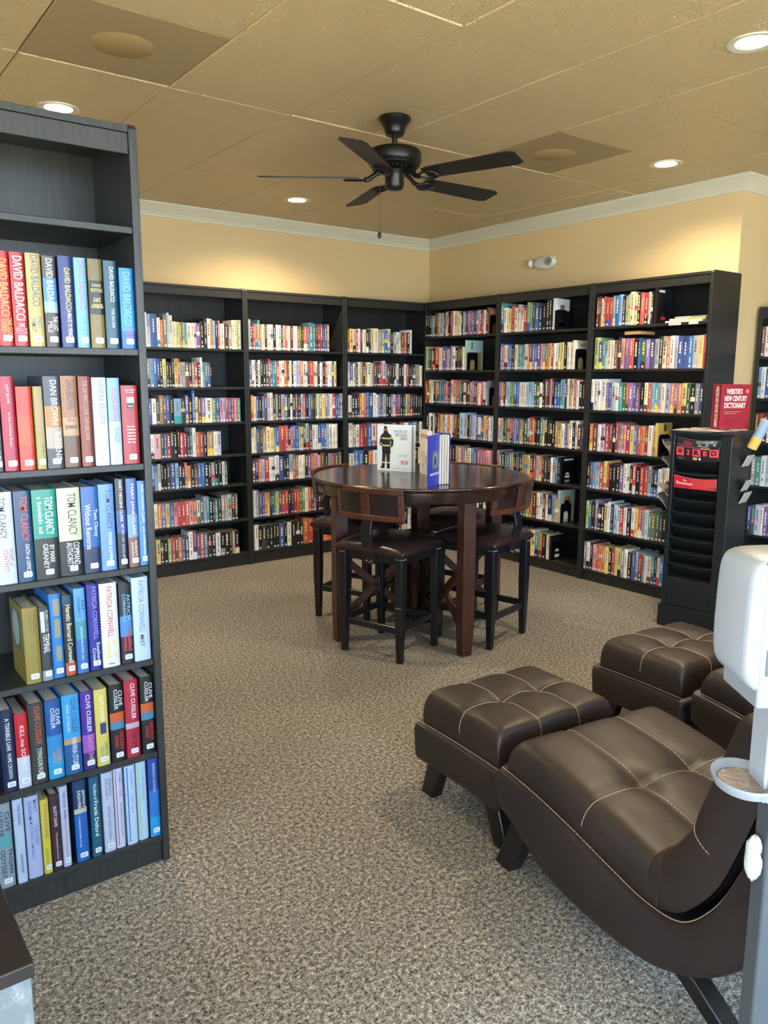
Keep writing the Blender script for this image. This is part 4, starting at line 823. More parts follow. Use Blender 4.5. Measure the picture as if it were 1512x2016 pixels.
# ------------------------------------------------------------------ books standing on the table
def firefighter(mb, P):   # P(u, v) -> point on the cover, painted figure silhouette in flat print
    def poly(pts, c, k=1): mb.add([P(u, v, k) for u, v in pts], [tuple(range(len(pts)))], [lin(c)])
    poly([(.10, .10), (.19, .10), (.235, .42), (.12, .42)], '#2b2a30'); poly([(.255, .10), (.345, .10), (.355, .42), (.225, .42)], '#2b2a30')
    poly([(.05, .045), (.19, .045), (.19, .10), (.10, .10)], '#141418'); poly([(.255, .045), (.35, .045), (.345, .10), (.255, .10)], '#141418')
    poly([(.115, .38), (.37, .38), (.36, .60), (.36, .78), (.28, .84), (.17, .84), (.10, .78), (.10, .60)], '#26272d')
    poly([(.02, .58), (.09, .52), (.16, .72), (.13, .80), (.07, .76)], '#2b2c33'); poly([(.36, .80), (.46, .66), (.44, .54), (.36, .50), (.38, .62), (.33, .74)], '#2b2c33')
    poly([(.16, .83), (.28, .83), (.27, .90), (.15, .90)], '#1d1d22'); poly([(.165, .86), (.255, .86), (.265, .93), (.22, .955), (.165, .93)], '#9a6b52', 2); poly([(.16, .92), (.265, .92), (.25, .965), (.18, .965)], '#17161a', 3)
    for (a, b_, v0, v1) in ((.10, .36, .685, .715), (.115, .37, .53, .56), (.105, .20, .16, .19), (.25, .345, .16, .19)): poly([(a, v0), (b_, v0), (b_, v1), (a, v1)], '#d2cf7a', 2)
    poly([(.35, .72), (.41, .68), (.43, .70), (.37, .75)], '#d2cf7a', 2); poly([(.05, .58), (.10, .56), (.11, .59), (.06, .61)], '#d2cf7a', 2)
A0 = Vector((-2.074, -2.018, TH+.0005)); A1 = Vector((-1.992, -2.233, TH+.0005)); ax = (A1-A0).normalized(); an = Vector((ax.y, -ax.x, 0))   # outward normal
if an.dot(Vector(CP)-A0) < 0: an = -an
LA = (A1-A0).length; HA = .272
t = thing('picture_book', 'white picture book with a standing firefighter on its cover, upright on the table', 'book', A0, 0)
def loc_pt(u, w_, v): return tuple(ax*(u*LA)-an*w_+Vector((0, 0, v*HA)))
def slabm(u0, u1, w0, w1, v0, v1, c, ang=0):
    b = MB(); return b.hexa([loc_pt(u0, w0, v0), loc_pt(u1, w0, v0), loc_pt(u1, w1, v0), loc_pt(u0, w1, v0)], [loc_pt(u0, w0, v1), loc_pt(u1, w0, v1), loc_pt(u1, w1, v1), loc_pt(u0, w1, v1)], c)
b = slabm(0, 1, 0, .003, 0, 1, lin('#e3eef4')); q = slabm(-.02, 0, 0, .024, 0, 1, lin('#dbe6ee')); b.add(q.v, q.f, q.c[0]); q = slabm(.0, 1.06, .021, .024, 0, 1, lin('#e3eef4')); b.add(q.v, q.f, q.c[0])
b.build('cover', MT['hard'], t)
b = MB()
for k, (w0, w1, u1) in enumerate(((.004, .009, .985), (.010, .013, .99), (.014, .020, 1.03))): q = slabm(.0, u1, w0, w1, .012, .985, None); b.add(q.v, q.f)
b.build('page_block', MT['pages'], t)
b = MB()
def PA(u, v, k=1): return loc_pt(u, -.0004*k, v)
firefighter(b, lambda u, v, k=1: PA(u+.02, v, k)); b.build('cover_picture', MT['hard'], t, fix=False)
b = MB()
def ptxt(s, u0, u1, v0, v1, c, bold=.01): put_text(b, s, PA(u0, v0, 2), ax, (0, 0, 1), (u1-u0)*LA, (v1-v0)*HA, lin(c), bold)
ptxt('FACES OF', .50, .88, .83, .89, '#5b7080', .01); ptxt('GROUND', .52, .88, .755, .815, '#5b7080', .01); ptxt('ZERO', .68, .89, .68, .74, '#5b7080', .01)
ptxt('~l', .60, .88, .345, .358, '#3c4650'); ptxt('~m', .62, .88, .315, .328, '#3c4650'); ptxt('~n', .44, .90, .055, .064, '#3c4650')
q = [PA(.70, .16, 1), PA(.90, .16, 1), PA(.90, .235, 1), PA(.70, .235, 1)]; b.add(q, [(0, 1, 2, 3)], [lin('#c93a45')]); ptxt('LIFE', .72, .88, .17, .225, '#f2f2f2', .02)
b.build('title_lettering', MT['hard'], t, fix=False)

def upright(name, label, P0, P1, H, cover, th, pagesH=.985):
    P0, P1 = Vector(P0), Vector(P1); x = (P1-P0).normalized(); n_ = Vector((x.y, -x.x, 0)); 
    if n_.dot(Vector(CP)-P0) < 0: n_ = -n_
    t = thing(name, label, 'book', P0, 0); L = (P1-P0).length
    def pt(u, w_, v): return tuple(x*(u*L)-n_*w_+Vector((0, 0, v*H)))
    def sl(u0, u1, w0, w1, v0, v1, c=None): b = MB(); return b.hexa([pt(u0, w0, v0), pt(u1, w0, v0), pt(u1, w1, v0), pt(u0, w1, v0)], [pt(u0, w0, v1), pt(u1, w0, v1), pt(u1, w1, v1), pt(u0, w1, v1)], c)
    return t, pt, sl, x, L
# cream book behind
t, pt, sl, x, L = upright('hardcover_book', 'cream hardcover with red title box, standing behind the blue book on the table', (-1.951, -2.262, TH+.0005), (-2.03, -2.43, TH+.0005), .252, None, .02)
b = sl(0, 1, 0, .003, 0, 1, lin('#ece6da')); q = sl(0, 1, .018, .021, 0, 1, lin('#ece6da')); b.add(q.v, q.f, q.c[0]); b.build('cover', MT['hard'], t)
b = sl(.02, .98, .0035, .0175, .01, .985); b.build('page_block', MT['pages'], t)
b = MB(); b.add([pt(.1, -.0006, .82), pt(.95, -.0006, .82), pt(.95, -.0006, .90), pt(.1, -.0006, .90)], [(0, 1, 2, 3)], [lin('#cf6a5a')])
put_text(b, '~p', pt(.14, -.001, .835), x, (0, 0, 1), L*.76, .012, lin('#f3e6dc'), .01)
r2 = random.Random(2)
for k in range(26):
    u, v = r2.uniform(.15, .9), r2.uniform(.12, .5); du, dv = r2.uniform(.03, .09), r2.uniform(.02, .07)
    b.add([pt(u, -.0006, v), pt(u+du, -.0006, v+.01), pt(u+du*.8, -.0006, v+dv), pt(u+.01, -.0006, v+dv*.7)], [(0, 1, 2, 3)], [lin(r2.choice(['#8d857b', '#b3aa9d', '#6a645c']))])
b.build('cover_picture', MT['hard'], t, fix=False)
# blue book standing open, pages toward the room
t, pt, sl, x, L = upright('picture_book', 'royal blue hardcover standing half open near the table edge, pages showing', (-2.360, -2.822, TH+.0005), (-2.185, -2.726, TH+.0005), .262, None, .02)
b = sl(0, 1, 0, .003, 0, 1, lin('#1f2f9c')); b.build('cover', MT['hard'], t)
b = MB(); b.add([pt(.24, -.0006, .33), pt(.80, -.0006, .33), pt(.80, -.0006, .70), pt(.24, -.0006, .70)], [(0, 1, 2, 3)], [lin('#39477f')])
b.add([pt(.52+.2*math.cos(a), -.0010, .52+.16*math.sin(a)) for a in [2*math.pi*k/20 for k in range(20)]], [tuple(range(20))], [lin('#6d7788')])
b.add([pt(.50+.1*math.cos(a), -.0013, .49+.09*math.sin(a)) for a in [2*math.pi*k/16 for k in range(16)]], [tuple(range(16))], [lin('#2a3050')])
b.build('cover_picture', MT['hard'], t, fix=False)
b = MB(); put_text(b, '~o', pt(.16, -.0012, .225), x, (0, 0, 1), L*.62, .014, lin('#c9d2ee')); b.build('title_lettering', MT['hard'], t, fix=False)
# page fans: leaf blocks hinged at the spine
Sx = Vector((-2.150, -2.625, 0)); fans = [Vector((-2.214, -2.748, 0)), Vector((-2.197, -2.750, 0)), Vector((-2.180, -2.751, 0)), Vector((-2.163, -2.750, 0))]
P0 = Vector((-2.360, -2.822, 0))
for F in fans:
    d_ = (F-Sx); n_ = Vector((d_.y, -d_.x, 0)).normalized()*.0052
    q = [Sx-n_*.3-P0, F-n_-P0, F+n_-P0, Sx+n_*.3-P0]
    MB().hexa([(p.x, p.y, .002) for p in q], [(p.x, p.y, .256) for p in q]).build('leaf_block', MT['pages'], t)
F = Vector((-2.150, -2.748, 0)); q = [Sx-P0, F-P0, F+Vector((.003, 0, 0))-P0, Sx+Vector((.003, 0, 0))-P0]
MB().hexa([(p.x, p.y, 0) for p in q], [(p.x, p.y, .262) for p in q], lin('#1f2f9c')).build('back_cover', MT['hard'], t)
# ------------------------------------------------------------------ magazine rack
MT['rackmetal'] = new_mat('black_powder_coated_metal', '#1f2426', .38, .3)
RA = math.radians(-83)
t = rack = thing('magazine_rack', 'tall black four-sided magazine rack with curved wire pockets', 'rack', (-.79, -3.14, 0), RA)
# local: x along the pocket face 0..RW, y depth away from the room 0..RD
RW, RD, RH = .35, .285, 1.165
BX, HB = .006, .136
MB().box(-.012, RW+.012, -.012, RD+.012, 0, .132).build('base', MT['rackmetal'], t, .004, 2)
MB().box(-.004, RW+.010, -.006, RD+.006, RH-.018, RH).build('top_panel', MT['rackmetal'], t, .002, 1)
b = MB(); b.box(.004, RW-.002, .055, RD-.004, .133, RH-.0185); b.build('core', MT['rackmetal'], t, .001, 1)
for (x0, x1) in ((0, .022), (RW-.062, RW)):
    MB().box(x0, x1, 0, .0545, .133, RH-.0185).build('side_rail', MT['rackmetal'], t, .002, 1)
MB().box(.0225, RW-.0625, .004, .054, .133, .300).build('lower_panel', MT['rackmetal'], t, .002, 1)
pk = flat('#0e1113', .45, .2)
def pocket(i, z, hz=.082):
    b = MB(); n = 10; vs = []; x0, x1 = .0235, RW-.0635
    for k in range(n+1):
        u = k/n; x = x0+(x1-x0)*u; sag = .012*math.sin(math.pi*u)
        vs += [(x, .050, z), (x, .006+.0*u, z+hz-sag), (x, .0075, z+hz-sag)]
    b.add(vs, [(3*k+a_, 3*k+3+a_, 3*k+4+a_, 3*k+1+a_) for k in range(n) for a_ in (0, 1)], None, True)
    o = b.build('pocket', pk, t)
    MB().tube([(x0+(x1-x0)*k/n, .0062, z+hz-.012*math.sin(math.pi*k/n)) for k in range(n+1)], .0013, 5).build('wire_rim', flat('#4a5256', .3, .6), o)
PZ = [.305+.0775*i for i in range(11)]
for i, z in enumerate(PZ[:10]): pocket(i, z)
# side pockets on the left flank hold the sheets that stick out
def local(p): return tuple(Matrix.Translation((-.79, -3.14, 0)) @ Matrix.Rotation(RA, 4, 'Z') @ Vector(p))
for i in range(8):
    z = .25+i*.095
    MB().hexa([(-.004, .075, z), (-.001, .075, z), (-.001, .22, z), (-.004, .22, z)], [(-.026, .085, z+.075), (-.024, .085, z+.075), (-.024, .21, z+.075), (-.026, .21, z+.075)]).build('side_pocket', pk, t)
def sheet(name, pts, label, group, w_=.11, y0=.09, c='#d6d3cc', cat='magazine', side=-1, back='#8a8580'):
    b = MB(); vs = []
    for x, z in pts: vs += [(x, y0, z), (x, y0+w_, z), (x+.003, y0, z), (x+.003, y0+w_, z)]
    fs = []
    cs = []
    for i in range(len(pts)-1):
        a_ = 4*i; fs += [(a_, a_+4, a_+5, a_+1), (a_+2, a_+3, a_+7, a_+6), (a_, a_+2, a_+6, a_+4), (a_+1, a_+5, a_+7, a_+3)]; cs += [lin(c), lin(back), lin(c), lin(c)]
    b.add(vs, fs, cs, True); o = b.build(name, MT['book'], loc=(-.79, -3.14, 0), rz=RA, fix=False); tag(o, label, cat, group); return o
G = 'papers sticking out of the rack sides'
sheet('folded_magazine', [(-.006, .955), (-.055, 1.035), (-.090, 1.075), (-.100, 1.100), (-.085, 1.105)], 'curled white magazine sticking out of the rack left flank, topmost', G)
sheet('folded_magazine', [(-.006, .870), (-.055, .950), (-.095, .985), (-.088, 1.0)], 'curled pinkish magazine on the rack left flank, second from top', G, c='#c9b4ad')
sheet('folded_magazine', [(-.006, .745), (-.065, .790), (-.125, .835)], 'white folded sheet on the rack left flank, third from top', G, .10)
sheet('folded_magazine', [(-.006, .64), (-.065, .715), (-.115, .765), (-.104, .780)], 'curled white newsletter on the rack left flank, lowest', G)
for z, c_, lb in ((1.0, '#dcdcda', 'upper paper edge sticking out of the rack right flank'), (.86, '#5c3f44', 'dark red magazine edge sticking out of rack right flank'), (.79, '#d6d6d2', 'lower paper edge sticking out of the rack right flank')):
    sheet('folded_magazine', [(RW+.001, z-.03), (RW+.02, z+.01), (RW+.030, z+.035)], lb, G, .10, .15, c_, back='#b5b2ac')
# cardboard tube brochure holder standing out at right
b = MB(); s0 = 0; b.lathe([(.028, 0), (.028, .17)], 20, c=lin('#8fa9bd')); b.lathe([(.0285, 0), (.0285, .07)], 20, c=lin('#d6b35a')); b.lathe([(0, .0), (.028, 0)], 20, c=lin('#9a9a90')); b.lathe([(0, .168), (.028, .17)], 20, c=lin('#b8c4cc'))
b.xf(Matrix.Translation((RW+.030, .20, 1.075)) @ Matrix.Rotation(math.radians(24), 4, 'Y'))
tag(b.build('rolled_paper', MT['book'], loc=(-.79, -3.14, 0), rz=RA, fix=False), 'rolled blue and yellow paper leaning out behind the rack at right', 'paper roll')
def magazine(name, z0, z1, y, tilt, c, label, deco):
    """cover stands in a pocket, visible part z0..z1, slightly bowed"""
    n = 10; x0, x1 = .030, RW-.072; b = MB()
    def P(u, v, k=0.0): return (x0+(x1-x0)*u, y-.004*math.sin(math.pi*u)*1.5-tilt*v-k, z0+(z1-z0)*v-.010*math.sin(math.pi*u)*v-.006*u*v)
    vs = [P(k/n, v) for k in range(n+1) for v in (0, 1)]; vs += [tuple(Vector(p)+Vector((0, .006, 0))) for p in vs]; m = 2*(n+1)
    fs = [(2*k, 2*k+2, 2*k+3, 2*k+1) for k in range(n)]+[(m+2*k, m+2*k+1, m+2*k+3, m+2*k+2) for k in range(n)]+[(2*k+1, 2*k+3, m+2*k+3, m+2*k+1) for k in range(n)]+[(0, 1, m+1, m), (2*n, m+2*n, m+2*n+1, 2*n+1)]
    cs = [lin(c)]*(2*n)+[lin('#e6e4de')]*n+[lin('#dcdad2')]*2
    b.add(vs, fs, cs); t_ = b.build(name, MT['hard'], loc=(-.79, -3.14, 0), rz=RA, fix=False); tag(t_, label, 'magazine', 'magazines in the rack pockets')
    q = MB(); deco(q, P); q.build('cover_print', MT['hard'], t_, fix=False); return t_
def quad(q, P, u0, u1, v0, v1, c, k=.0006):
    n = 4; vs = [P(u0+(u1-u0)*i/n, v, k) for i in range(n+1) for v in (v0, v1)]; q.add(vs, [(2*i, 2*i+2, 2*i+3, 2*i+1) for i in range(n)], [lin(c)]*n)
def txt(q, P, s, u0, u1, v0, v1, c, bold=.02, k=.0010):
    vs, fs, _ = text_mesh(s, bold); q.add([P(u0+(u1-u0)*float(a), v0+(v1-v0)*float(b_), k) for a, b_ in vs], fs, [lin(c)]*len(fs))
def deco_garden(q, P):
    quad(q, P, .02, .98, .05, .94, '#2c332c'); r3 = random.Random(3)
    for k in range(22): u, v = r3.uniform(.03, .93), r3.uniform(.08, .8); quad(q, P, u, u+.05, v, v+.1, r3.choice(['#4a5a44', '#d9dadb', '#1d231c', '#7f8f78', '#b8b0c8']), .0008)
    pts = []
    for k in range(20): a = 2*math.pi*k/20; r_ = (1.0 if k % 2 else .72); pts.append(P(.27+.14*r_*math.cos(a), .52+.36*r_*math.sin(a), .0011))
    q.add(pts, [tuple(range(20))], [lin('#8e2636')])
    for v in (.86, .76, .66): quad(q, P, .46, .94, v, v+.03, '#cfd2cc', .0011)
    quad(q, P, .55, .75, .1, .35, '#b9b2cf', .0010)
def deco_wired(q, P):
    quad(q, P, .0, 1, .02, .94, '#1c1a1f'); quad(q, P, .05, .8, .88, .92, '#9a6a86', .0008); quad(q, P, .6, .8, .83, .90, '#d8905a', .0009)
    for i, ch in enumerate('WIRED'):
        u0 = .01+i*.198
        if i % 2 == 0: quad(q, P, u0, u0+.19, .28, .82, '#e0474f', .0009); txt(q, P, ch, u0+.035, u0+.155, .38, .74, '#1a1518', .04, .0013)
        elif ch == 'I':
            for a_, b_, c_, d_ in ((.055, .14, .36, .43), (.055, .14, .65, .72), (.082, .113, .43, .65)): quad(q, P, u0+a_, u0+b_, c_, d_, '#e0474f', .0013)
        else: txt(q, P, ch, u0+.05, u0+.145, .36, .72, '#e0474f', .04, .0013)
    quad(q, P, .42, .52, .02, .2, '#c9a07a', .0009); quad(q, P, .56, .60, .02, .2, '#e4ded2', .0009); quad(q, P, .06, .2, .05, .16, '#5a5550', .0009)
def deco_econ(q, P):
    quad(q, P, .0, 1, .02, .97, '#c8343f'); quad(q, P, .02, .42, .05, .93, '#c4202c', .0008)
    txt(q, P, 'The', .22, .32, .62, .80, '#f4e9e6', .01, .0012); txt(q, P, 'Economist', .07, .46, .34, .58, '#f4e9e6', .01, .0012)
    for v in (.72, .58, .44, .3): quad(q, P, .55, .93, v, v+.02, '#a8703f', .0010)
magazine('magazine', PZ[9]-.01+.070, PZ[9]+.126, .030, .018, '#3a4238', 'dark green garden magazine with a red burst, highest pocket of the rack', deco_garden)
magazine('magazine', PZ[8]+.076+.0, PZ[8]+.166, .012, .008, '#1c1a1f', 'dark technology magazine with red and black letter squares, below the garden magazine', deco_wired)
magazine('magazine', PZ[7]-.012, PZ[7]+.062, .010, .008, '#c4202c', 'red news magazine with white title, middle pocket of the rack', deco_econ)
# newspaper pile on the top
for k, (dx, dy, r_, c_, lb) in enumerate(((.12, .12, .1, '#b9ad9d', 'lowest spread newspaper on top of the rack'), (.19, .10, -.25, '#cdbfae', 'middle newspaper on top of the rack'), (.15, .13, .35, '#a89b8c', 'uppermost folded leaflet on top of the rack'))):
    b = MB(); L_, W_ = .13-.02*k, .10-.01*k; b.box(-L_, L_, -W_, W_, 0, .003, lin(c_)); r4 = random.Random(k)
    for i in range(10): u, v = r4.uniform(-L_, L_*.6), r4.uniform(-W_, W_*.6); b.add([(u, v, .0034), (u+.05, v, .0034), (u+.05, v+.02, .0034), (u, v+.02, .0034)], [(0, 1, 2, 3)], [lin(r4.choice(['#8a7f74', '#d9cfc2', '#b06a5c', '#6f6a66']))])
    p = local((dx, dy, RH+.0006+.004*k)); o = b.build('newspaper', MT['book'], loc=p, rz=RA+r_); tag(o, lb, 'newspaper', 'papers on the rack top')
# dictionary
dp = Vector((-.70, -3.38, RH+.0135)); dt = thing('dictionary', 'thick red dictionary standing on top of the magazine rack', 'book', dp, math.radians(-22))
DW, DH, DT = .19, .25, .078
MB().hexa([(0, 0, 0), (DW, 0, 0), (DW, DT, 0), (0, DT, 0)], [(0, 0, DH), (DW, 0, DH), (DW, DT, DH), (0, DT, DH)], lin('#b3142c'))
b = MB(); c_ = lin('#8d0f24'); b.box(0, DW, 0, .004, 0, DH, c_); b.box(0, DW, DT-.004, DT, 0, DH, c_); b.box(0, .004, .004, DT-.004, 0, DH, c_); b.build('cover', MT['book'], dt, .0015, 2)
MB().box(.0045, DW-.006, .0045, DT-.0045, .004, DH-.005).build('page_block', MT['pages'], dt)
b = MB()
for s, z, h, x0, x1 in (("WEBSTER'S", .196, .030, .030, .134), ('NEW CENTURY', .157, .030, .020, .166), ('DICTIONARY', .118, .031, .020, .160)): put_text(b, s, (x0, -.0006, z), (1, 0, 0), (0, 0, 1), x1-x0, h, lin('#f3e3dc'), .02)
put_text(b, 'The most comprehensive and current', (.022, -.0006, .096), (1, 0, 0), (0, 0, 1), .11, .005, lin('#e9c9c4')); put_text(b, 'dictionary of its kind', (.022, -.0006, .086), (1, 0, 0), (0, 0, 1), .08, .005, lin('#e9c9c4'))
for i, z in enumerate((.058, .048, .038, .028)): put_text(b, '~'+'z'*i, (.03, -.0006, z), (1, 0, 0), (0, 0, 1), .075, .004, lin('#5c0d1c'))
b.add([(.165+.012*math.cos(a), -.0007, .212+.012*math.sin(a)) for a in [2*math.pi*k/20 for k in range(20)]], [tuple(range(20))], [lin('#c96a6a')])
put_text(b, "WEBSTER'S NEW CENTURY DICTIONARY", (-.0006, DT*.66, DH*.96), (0, 0, -1), (0, -1, 0), DH*.92, DT*.36, lin('#f3e3dc'), .02)
b.build('title_lettering', MT['hard'], dt, fix=False)

# ------------------------------------------------------------------ leather loungers and ottomans
MT['leather'] = leather('worn_dark_brown_leather', '#201815', '#2a1f1b', .48, '#40291f')
MT['leather2'] = leather('dark_brown_frame_leather', '#1d1615', '#261c1a', .48, '#2a1f1d')
MT['thread'] = new_mat('pale_tan_stitching', '#c2a98c', .7)
MT['legblk'] = new_mat('black_lacquered_leg', '#0f0e0e', .3)
def polyline(pts):
    P = [Vector(p) for p in pts]; d = [0]
    for a, b_ in zip(P, P[1:]): d.append(d[-1]+(b_-a).length)
    return P, d
def catmull(P, u):
    n = len(P)-1; t_ = u*n; i = min(int(t_), n-1); f = t_-i
    p0 = P[i-1] if i > 0 else P[0]*2-P[1]; p1, p2 = P[i], P[i+1]; p3 = P[i+2] if i+2 <= n else P[n]*2-P[n-1]
    return .5*((2*p1)+(p2-p0)*f+(2*p0-5*p1+4*p2-p3)*f*f+(3*p1-p0-3*p2+p3)*f**3)
def cushion(path, W, T, useams, vseams, x0=0, nu=54, nv=54, pw=20, sag=.008):
    """path: (y, z) points of the underside from front to back in local coords; grows along the path normal"""
    P = [Vector((0, y, z)) for y, z in path]
    def frame(v):
        p = catmull(P, v); q = catmull(P, min(1, v+.01)); o_ = catmull(P, max(0, v-.01)); d = (q-o_).normalized(); n_ = Vector((0, d.z, -d.y))
        return p, d, n_
    L = sum((catmull(P, (k+1)/40)-catmull(P, k/40)).length for k in range(40))
    def surf(u, v, lift=0.0):
        p, d, n_ = frame(v); a, b_ = abs(2*u-1), abs(2*v-1)
        fu, fv = max(0, 1-a**pw)**(1/3.4), max(0, 1-b_**pw)**(1/3.4); f = fu*fv
        h = f
        dip = 0; puff = 0
        du = [abs(u-s)*W for s in useams]; dv = [abs(v-s)*L for s in vseams]
        for x_ in du: dip += .0045*math.exp(-(x_/.010)**2)+.004*math.exp(-(x_/.035)**2)
        for x_ in dv: dip += .0045*math.exp(-(x_/.010)**2)+.004*math.exp(-(x_/.035)**2)
        for x_ in du:
            for y_ in dv: dip += .012*math.exp(-(x_*x_+y_*y_)/(.045**2))
        ctr = (1-a*a)*(1-b_*b_)
        off = T*h+sag*ctr*f-dip*f
        bul = 1+.03*math.sin(math.pi*min(1, h))
        x = x0+W/2+(u-.5)*W*bul
        return p+n_*(off+lift)+Vector((x, 0, 0))
    us = [.5-.5*math.cos(math.pi*i/nu) for i in range(nu+1)]; vs_ = [.5-.5*math.cos(math.pi*j/nv) for j in range(nv+1)]
    vs = [tuple(surf(u, v)) for u in us for v in vs_]; mb = MB()
    m = nv+1; mb.add(vs, [(i*m+j, (i+1)*m+j, (i+1)*m+j+1, i*m+j+1) for i in range(nu) for j in range(nv)], None, True)
    mb.add([tuple(frame(v)[0]+Vector((x0+u*W, 0, 0))-frame(v)[2]*.002) for u in (0, 1) for v in vs_], [(j, j+1, m+j+1, m+j) for j in range(nv)], None, True)
    st = MB()
    def dashes(fn, length):
        n = max(6, int(length/.0105))
        for k in range(n):
            a, b_ = k/n, (k+.72)/n; st.tube([fn(a), fn((a+b_)/2), fn(b_)], .0011, 4)
    for s in useams: dashes(lambda q, s=s: surf(s+.008, .5-.499*math.cos(math.pi*q), .0012), L+2*T)
    for s in vseams: dashes(lambda q, s=s: surf(.5-.499*math.cos(math.pi*q), s+.008, .0012), W+2*T)
    return mb, st
def slanted_leg(parent, top, foot, wx=.022, ly=.032):
    (x, y, z), (x2, y2) = top, foot
    b = MB(); b.hexa([(x2-wx, y2-ly, 0), (x2+wx, y2-ly, 0), (x2+wx, y2+ly, 0), (x2-wx, y2+ly, 0)], [(x-wx, y-ly*1.15, z), (x+wx, y-ly*1.15, z), (x+wx, y+ly*1.15, z), (x-wx, y+ly*1.15, z)])
    return b.build('leg', MT['legblk'], parent, .002, 1)
def frame_body(parent, prof_top, prof_bot, W, name='frame', smooth_n=30):
    """shell extruded in x; prof_* are (y, z) from front to back"""
    PT = [Vector((0, y, z)) for y, z in prof_top]; PB = [Vector((0, y, z)) for y, z in prof_bot]; n = smooth_n; r = .022
    secs = []
    mb = MB()
    def ring(i, inset, x):
        v = i/n; a, b_ = catmull(PT, v), catmull(PB, v); m_ = (b_-a).normalized()
        return (a+m_*inset), (b_-m_*inset)
    xs_ = [(0, r), (r*.3, r*.3), (r, 0), (W-r, 0), (W-r*.3, r*.3), (W, r)]; vs = []
    for i in range(n+1):
        loop = []
        for x, ins in xs_: loop.append(ring(i, ins, x)[0]+Vector((x, 0, 0)))
        for x, ins in reversed(xs_): loop.append(ring(i, ins, x)[1]+Vector((x, 0, 0)))
        vs += [tuple(p) for p in loop]
    m = 12; fs = [(i*m+k, i*m+(k+1) % m, (i+1)*m+(k+1) % m, (i+1)*m+k) for i in range(n) for k in range(m)]
    # rounded ends
    for i, sgn in ((0, 1), (n, -1)):
        c0 = [Vector(vs[i*m+k]) for k in range(m)]; cen = sum(c0, Vector())/m; d = (catmull(PT, 0)-catmull(PT, .02)).normalized() if i == 0 else (catmull(PT, 1)-catmull(PT, .98)).normalized()
        o_ = len(vs); vs += [tuple(cen+(p-cen)*.93+d*.016) for p in c0]; vs += [tuple(cen+(p-cen)*.80+d*.022) for p in c0]
        for k in range(m): k2 = (k+1) % m; fs += [(i*m+k, i*m+k2, o_+k2, o_+k), (o_+k, o_+k2, o_+m+k2, o_+m+k)]
        fs.append(tuple(o_+m+k for k in range(m)))
    mb.add(vs, fs, None, True); body = mb.build(name, MT['leather2'], parent)
    st = MB()
    for x, ins in ((r*.9, .0), (W-r*.9, .0)):
        L = 60; P_ = [catmull(PT, k/L)+Vector((x, 0, .0012)) for k in range(L+1)]
        pts_len = sum((P_[k+1]-P_[k]).length for k in range(L)); nd_ = int(pts_len/.0105)
        for k in range(nd_):
            a, b_ = k/nd_, (k+.74)/nd_; st.tube([catmull(PT, a)+Vector((x, 0, .0010)), catmull(PT, b_)+Vector((x, 0, .0010))], .0011, 4)
    for k in range(40):
        a, b_ = k/40, (k+.74)/40; st.tube([catmull(PT, 0)+Vector((r+(W-2*r)*a, .004, -.003)), catmull(PT, 0)+Vector((r+(W-2*r)*b_, .004, -.003))], .0011, 4)
    st.build('stitching', MT['thread'], body)
    return body
def ottoman(label, loc, rz):
    t = thing('leather_ottoman', label, 'ottoman', loc, rz, 'dark leather ottomans'); W, L = .56, .445
    frame_body(t, [(.012, .262), (-.15, .266), (-.30, .266), (-L+.02, .262)], [(.0, .125), (-.15, .130), (-.30, .130), (-L+.03, .125)], W)
    c_, s_ = cushion([(-.012, .260), (-.15, .262), (-.28, .262), (-.412, .260)], .508, .128, (.34, .67), (.5,), x0=.026)
    o = c_.build('cushion', MT['leather'], t); s_.build('stitching', MT['thread'], o)
    for x in (.05, W-.05): slanted_leg(t, (x, -.075, .135), (x-.004, -.035)); slanted_leg(t, (x, -L+.075, .135), (x-.004, -L+.015))
    return t
def lounger(label, loc, rz):
    t = thing('leather_lounger', label, 'lounge chair', loc, rz, 'dark leather lounge chairs'); W = .64
    top = [(0, .318), (-.14, .306), (-.29, .283), (-.44, .252), (-.56, .232), (-.665, .248), (-.745, .335), (-.80, .45), (-.845, .58), (-.89, .72), (-.93, .86)]
    bot = [(.0, .200), (-.08, .165), (-.20, .105), (-.35, .080), (-.50, .078), (-.62, .100), (-.74, .160), (-.84, .260), (-.92, .38), (-.99, .56), (-1.05, .82)]
    frame_body(t, top, bot, W, smooth_n=56)
    c_, s_ = cushion([(-.012, .300), (-.16, .286), (-.32, .262), (-.47, .230), (-.585, .212)], .585, .122, (.34, .67), (.5,), x0=.030)
    o = c_.build('seat_cushion', MT['leather'], t); s_.build('stitching', MT['thread'], o)
    c_, s_ = cushion([(-.575, .225), (-.655, .262), (-.735, .365), (-.785, .49), (-.83, .63), (-.87, .76)], .585, .128, (.34, .67), (.5,), x0=.030)
    o = c_.build('back_cushion', MT['leather'], t); s_.build('stitching', MT['thread'], o)
    for x in (.05, W-.05): slanted_leg(t, (x, -.085, .175), (x-.006, -.012), .024, .034); slanted_leg(t, (x, -.66, .125), (x, -.86), .024, .036)
    return t
a8 = math.radians(-8); a4 = math.radians(-4)
o1 = ottoman('dark brown leather ottoman at centre right, nearer one', (-3.205, -3.780, 0), a4)
l1 = lounger('dark brown leather lounge chair in the right foreground, tufted seat', (-3.285, -4.258, 0), a8)
place(o1, 'dark brown leather ottoman farther back, in front of the magazine rack', (-3.205+.95, -3.800, 0), a4)
place(l1, 'second leather lounge chair, mostly behind the hand sanitizer stand', (-3.285+.99, -4.275, 0), a8)

